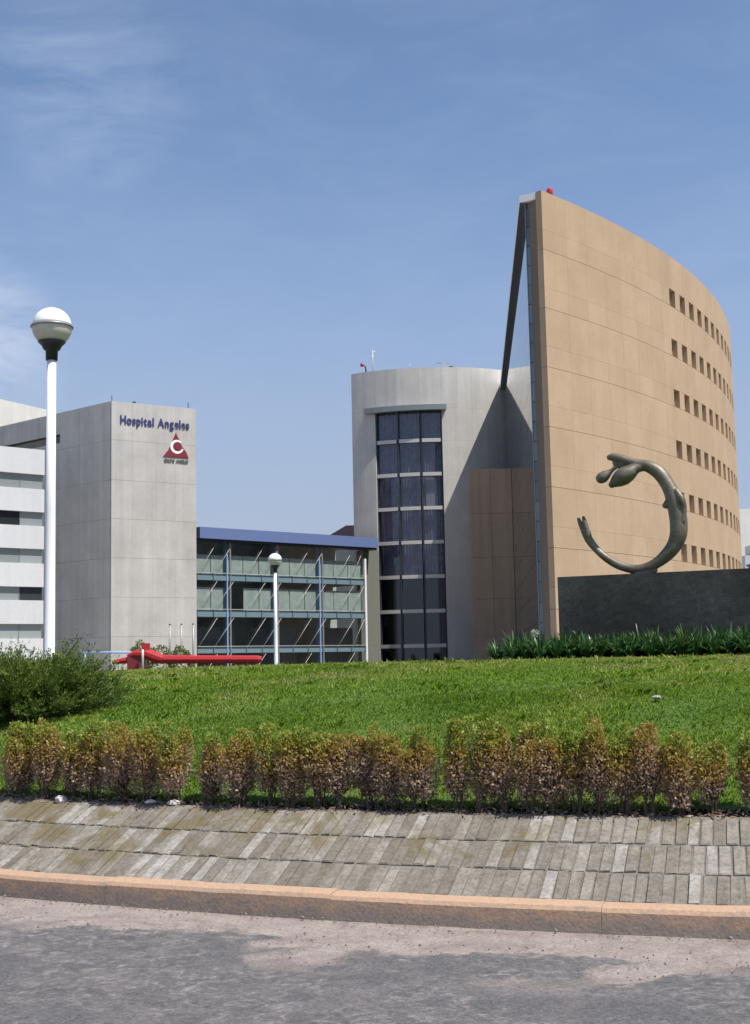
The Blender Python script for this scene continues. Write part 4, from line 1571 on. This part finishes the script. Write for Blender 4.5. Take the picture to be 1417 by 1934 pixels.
# ---------------- strap-leaved plants in the bed below the black wall
def strap_plant(x, y, h, seed, label, group=None, n=46):
    rng = np.random.default_rng(seed)
    z0 = float(lawn_z(x, y)) - 0.02
    E_ = empty('leafy_plant', (x, y, z0), label, 'plant', group)
    V, F4, T = [], [], []
    for q in range(n):
        a = rng.uniform(0, 2 * math.pi)
        ln = h * rng.uniform(0.75, 1.25)
        sp_ = rng.uniform(0.15, 1.0)
        w = rng.uniform(0.018, 0.036)
        d = np.array([math.cos(a), math.sin(a), 0])
        s = np.array([-math.sin(a), math.cos(a), 0])
        tone = np.clip(rng.normal(0.5, 0.24), 0, 0.93) if rng.uniform() > 0.03 else 1.0
        b0 = len(V)
        ns = 5
        for k in range(ns + 1):
            u = k / ns
            c = np.array([x, y, z0]) + d * (0.03 + ln * sp_ * u ** 1.3) + np.array([0, 0, ln * (u - sp_ * 0.75 * u ** 2.6)])
            ww = w * (1.0 - 0.9 * u ** 3)
            V += [c - s * ww, c + s * ww]
            T += [tone, tone]
        for k in range(ns):
            F4.append((b0 + 2 * k, b0 + 2 * k + 1, b0 + 2 * k + 3, b0 + 2 * k + 2))
    np_obj('leaves', np.array(V), np.array(F4), 'strap', E_, ('tone', T))
    return E_


rp = random.Random(11)
LABP = 'dark green strap-leaved plant in the bed below the black wall'
GRP = 'strap-leaved plants in the bed'
fw = Vector((dw.y, -dw.x))
k = 0
for row, (off, s0_, s1_, stp) in enumerate(((0.35, -1.0, 6.2, 0.34), (0.78, -1.25, 6.2, 0.32), (1.15, -1.2, 6.2, 0.36))):
    s_ = s0_
    while s_ < s1_:
        q = PA + dw * (s_ + rp.uniform(-.06, .06)) + fw * (off + rp.uniform(-.08, .08))
        k += 1
        if row == 1 and s_ == s0_:
            strap_plant(q.x, q.y, 0.55, 300 + k, 'small strap-leaved plant at the left end of the bed', GRP)
        else:
            strap_plant(q.x, q.y, rp.uniform(0.72, 0.90) - 0.09 * row, 300 + k, LABP, GRP, 52)
        s_ += stp
# pale flower head on a stalk at the left end of the bed
q = PA + dw * (-0.42) + fw * 0.55
zq = float(lawn_z(q.x, q.y))
FLW = empty('flower_stalk', (q.x, q.y, zq), 'round pale flower head on a stalk beside the tan building corner', 'flower')
tube('stalk', [(q.x, q.y, zq), (q.x + .02, q.y, zq + .4), (q.x - .02, q.y, zq + .62)], 0.012, 'strap', FLW, 6)
rng = np.random.default_rng(9)
D = rng.normal(0, 1, (260, 3))
D /= np.linalg.norm(D, axis=1, keepdims=True)
P = np.array([q.x - .02, q.y, zq + .66]) + D * rng.uniform(0.02, 0.085, (260, 1))
V, F4, T = leaves(P, D, rng.uniform(.025, .045, 260), rng.uniform(0, 1, 260), 0.5, 0.1, rng)
np_obj('flower_head', V, F4, 'flower', FLW, ('tone', T))


# ---------------- small far shrubs by the tower foot
def round_shrub(x, y, rx, h, label, group, seed):
    rng = np.random.default_rng(seed)
    E_ = empty('round_shrub', (x, y, 0.0), label, 'shrub', group)
    n = 1600
    D = rng.normal(0, 1, (n, 3))
    D /= np.linalg.norm(D, axis=1, keepdims=True)
    lob = 0.75 + 0.5 * vnoise(D[:, 0] * 2.2 + seed, D[:, 2] * 2.2 + D[:, 1] * 1.5, seed)
    P = D * lob[:, None] * rng.uniform(0.6, 1, (n, 1)) ** 0.5 * [rx, rx, h * 0.5] + [x, y, h * 0.55]
    V, F4, T = leaves(P, D + rng.normal(0, .7, (n, 3)), rng.uniform(.12, .24, n), np.clip(rng.normal(.5, .28, n), 0, 1), 0.6, 0.1, rng)
    np_obj('foliage', V, F4, 'shrub', E_, ('tone', T))
    tube('trunk', [(x, y, -0.05), (x, y, h * .25), (x + .05, y, h * .5)], [0.09, 0.07, 0.04], 'bark', E_, 6)


round_shrub(-17.9, 100, 0.9, 3.4, 'leftmost yellow-green shrub rising behind the red beam end', 'shrubs below the tower', 61)
round_shrub(-16.2, 100, 1.1, 3.0, 'middle yellow-green shrub behind the red beam', 'shrubs below the tower', 62)
round_shrub(-14.7, 100, 0.9, 3.0, 'rightmost yellow-green shrub behind the red beam, below the thin poles', 'shrubs below the tower', 63)
for i, (x, lb) in enumerate(((-17.97, 'left'), (-16.96, 'middle'), (-15.95, 'right'))):
    P_ = empty('slim_post', (x, 115, 0), '%s one of three thin grey posts before the concrete tower' % lb, 'post', 'thin posts before the tower')
    tube('shaft', [(x, 115, -0.05), (x, 115, 2.5), (x, 115, 5.3)], [0.10, 0.085, 0.07], 'grey_metal', P_, 10)
    lathe('finial', (x, 115, 5.3), [(0.075, 0), (0.09, 0.05), (0.05, 0.12), (0.0, 0.14)], 'dark_steel', P_, 10)

# ---------------- red barrier beam beyond the crest of the lawn
RBm = empty('red_barrier', (-5.0, 38, 1.5), 'long red steel barrier beam lying beyond the crest of the lawn', 'barrier')
FBR = line_map((-7.6, 38.0), (-3.3, 38.0))
gl = lambda x: float(lawn_z(x, 38.0))
V, Fc = tube_data([Vector((-6.45, 38, 1.86)), Vector((-5.0, 38, 1.83)), Vector((-3.42, 38, 1.80)), Vector((-3.32, 38, 1.795))], [0.125, 0.115, 0.11, 0.08], 8, True, 0.8)
mesh_obj('beam', V, Fc, 'red_paint', RBm)
V, Fc = tube_data([Vector((-7.15, 38, 1.96)), Vector((-6.95, 38, 2.02)), Vector((-6.60, 38, 2.02)), Vector((-6.35, 38, 1.92)), Vector((-6.15, 38, 1.86))], [0.05, 0.10, 0.15, 0.16, 0.12], 10, True, 0.9)
mesh_obj('counterweight', V, Fc, 'red_paint', RBm)
box('head_bracket', (-6.62, 38, 2.19), (0.22, 0.16, 0.26), 'red_paint', RBm, 0.1)
V, Fc = tube_data([Vector((-7.60, 38.05, 1.80)), Vector((-7.25, 38.05, 1.84)), Vector((-6.9, 38.05, 1.88))], [0.05, 0.09, 0.09], 8, True, 0.9)
mesh_obj('tail_piece', V, Fc, 'red_paint', RBm)
box('motor_housing', (-6.9, 38.12, 1.70), (0.5, 0.35, 0.5), 'dark_red', RBm)
tube('grey_post', [(-6.68, 37.80, gl(-6.68) - .05), (-6.68, 37.80, 1.9), (-6.68, 37.80, 2.14)], 0.035, 'pale_metal', RBm, 8)
for x in (-5.4, -3.7):
    tube('support_leg', [(x, 38, gl(x) - .05), (x, 38, 1.65), (x, 38, 1.80)], 0.04, 'dark_red', RBm, 8)
o = empty('blue_rail', (-12, 60, 0), 'thin pale blue handrail left of the red barrier', 'railing')
tube('rail', [(-13.4, 60, 2.36), (-12.2, 60, 2.36), (-10.9, 60, 2.33)], 0.05, 'blue_pipe', o, 8)
for x in (-13.2, -11.0):
    tube('rail_post', [(x, 60, -.05), (x, 60, 1.2), (x, 60, 2.35)], 0.05, 'blue_pipe', o, 8)


# ---------------- rocks at the foot of the hedge, litter on the lawn
def rock(name, x, y, sx, sy, sz, seed, label, cat='rock', mat='rock', dz=0.0):
    bm = bmesh.new()
    bmesh.ops.create_icosphere(bm, subdivisions=2, radius=1.0)
    r_ = random.Random(seed)
    ax = [Vector((r_.uniform(-1, 1), r_.uniform(-1, 1), r_.uniform(-1, 1))).normalized() for _ in range(9)]
    for v in bm.verts:
        c = v.co.normalized()
        k_ = 1.0
        for a_ in ax:
            d_ = c.dot(a_)
            if d_ > 0.72:
                k_ = min(k_, 0.72 / d_)
        v.co = Vector((c.x * sx, c.y * sy, c.z * sz)) * k_
    me = bpy.data.meshes.new(name)
    bm.to_mesh(me)
    bm.free()
    me.materials.append(M[mat])
    o = bpy.data.objects.new(name, me)
    COL.objects.link(o)
    z_ = float(lawn_z(x, y))
    o.location = (x, y, z_ + sz * 0.35 + dz)
    return tag(o, label, cat)


rock('rock', *pol(21.03, -120.15)[:2], 0.062, 0.06, 0.052, 4, 'pale angular rock at the foot of the hedge, near its left end')
rock('flat_stone', *pol(21.0, -117.75)[:2], 0.055, 0.04, 0.022, 5, 'left one of two flat pale stones under the hedge', dz=0.02)
rock('flat_stone', *pol(21.0, -117.15)[:2], 0.06, 0.04, 0.022, 6, 'right one of two flat pale stones under the hedge', dz=0.02)
rock('paper_scrap', 2.43, 11.7, 0.05, 0.05, 0.02, 8, 'crumpled pale paper scrap lying on the lawn at right', 'litter', 'scrap', dz=0.035)

# dead twigs and leaf litter along the soil strip
rng = np.random.default_rng(77)
n = 3600
a = np.radians(rng.uniform(-124, -103, n))
r_ = 21.0 + rng.normal(0, 0.05, n)
x, y = IC[0] + r_ * np.cos(a), IC[1] + r_ * np.sin(a)
keep = (r_ > 20.85) & (r_ < 21.09)
x, y, n = x[keep], y[keep], int(keep.sum())
P = np.stack([x, y, lawn_z(x, y) + rng.uniform(-0.005, 0.03, n)], -1)
D = rng.normal(0, 1, (n, 3)) * [1, 1, 0.25]
V, F4, T = leaves(P, D, rng.uniform(0.02, 0.055, n), np.clip(rng.normal(0.27, 0.13, n), 0, 0.6), 0.28, 0.05, rng)
o = np_obj('leaf_litter', V, F4, 'hedge', None, ('tone', T))
tag(o, 'dry leaf litter on the soil under the hedge', 'leaf litter', kind='stuff')

# ---------------- grass
rng = np.random.default_rng(12)


def wedge(n, y0, y1, half=0.37):
    y = np.sqrt(rng.uniform(y0 * y0, y1 * y1, n))
    x = rng.uniform(-half, half, n) * y
    r = np.hypot(x - IC[0], y - IC[1])
    k_ = r < 20.89 + 0.05 * (fbm(x * 5, y * 5, 2, 60) - 0.5) * 2
    return x[k_], y[k_]


GV, GF_, GT = [], [], []
cnt = 0
for (n, y0, y1, hmin, hmax, w) in ((190000, 9.0, 13.0, 0.022, 0.046, 0.0040), (130000, 13.0, 18.0, 0.024, 0.05, 0.0060), (80000, 18.0, 25.0, 0.026, 0.055, 0.009), (40000, 25.0, 40.0, 0.03, 0.06, 0.013)):
    x, y = wedge(n, y0, y1)
    n = len(x)
    tall = fbm(x * 1.3, y * 1.3, 3, 70)
    h = rng.uniform(hmin, hmax, n) * (0.7 + 0.6 * tall)
    h[rng.uniform(0, 1, n) > 0.988] *= 2.0
    a = rng.uniform(0, 2 * math.pi, n)
    ln = rng.uniform(0.15, 0.75, n)
    z = lawn_z(x, y) - 0.015
    B = np.stack([x, y, z], -1)
    s = np.stack([-np.sin(a), np.cos(a), 0 * a], -1) * w * rng.uniform(0.7, 1.2, n)[:, None]
    d = np.stack([np.cos(a), np.sin(a), 0 * a], -1)
    mid = B + d * (h * ln * 0.35)[:, None] + np.array([0, 0, 1.0]) * (h * 0.62)[:, None]
    tip = B + d * (h * ln)[:, None] + np.array([0, 0, 1.0]) * h[:, None] * (1 - 0.25 * ln)[:, None]
    V = np.stack([B - s, B + s, mid + s * 0.75, tip, mid - s * 0.75], 1).reshape(-1, 3)
    patch = fbm(x * 0.8 + 3, y * 0.8, 3, 80)
    dryp = np.clip((fbm(x * 0.7 + 11, y * 0.7, 4, 91) - 0.57) / 0.08, 0, 1)
    tone = np.clip(0.30 + 0.55 * rng.uniform(0, 1, n) + 0.75 * (patch - 0.5) + 0.55 * dryp * rng.uniform(0.2, 1, n) + 0.028 * (y - 12), 0, 0.985)
    dry = rng.uniform(0, 1, n) > 0.985
    tone[dry] = 1.0
    GV.append(V)
    GF_.append(np.arange(n * 5).reshape(n, 5) + cnt)
    GT.append(np.repeat(tone, 5))
    cnt += n * 5
# longer tufts and weeds scattered over the lawn
nt_ = 120
tx, ty = wedge(nt_, 9.4, 20.0)
k_ = 26
x = np.repeat(tx, k_) + rng.normal(0, 0.035, len(tx) * k_)
y = np.repeat(ty, k_) + rng.normal(0, 0.035, len(tx) * k_)
n = len(x)
h = rng.uniform(0.05, 0.10, n)
a = rng.uniform(0, 2 * math.pi, n)
ln = rng.uniform(0.3, 1.0, n)
B = np.stack([x, y, lawn_z(x, y) - 0.015], -1)
s = np.stack([-np.sin(a), np.cos(a), 0 * a], -1) * 0.006 * rng.uniform(0.7, 1.3, n)[:, None]
d = np.stack([np.cos(a), np.sin(a), 0 * a], -1)
mid = B + d * (h * ln * 0.35)[:, None] + np.array([0, 0, 1.0]) * (h * 0.6)[:, None]
tip = B + d * (h * ln)[:, None] + np.array([0, 0, 1.0]) * h[:, None] * (1 - 0.3 * ln)[:, None]
GV.append(np.stack([B - s, B + s, mid + s * 0.75, tip, mid - s * 0.75], 1).reshape(-1, 3))
GF_.append(np.arange(n * 5).reshape(n, 5) + cnt)
GT.append(np.repeat(np.clip(np.repeat(rng.uniform(0, 0.95, len(tx)), k_) + rng.normal(0, 0.08, n), 0, 1), 5))
cnt += n * 5
gr = np_obj('grass', np.concatenate(GV), np.concatenate(GF_), 'grass', None, ('tone', np.concatenate(GT)))
tag(gr, 'short bright green lawn grass covering the mound', 'grass', kind='stuff')
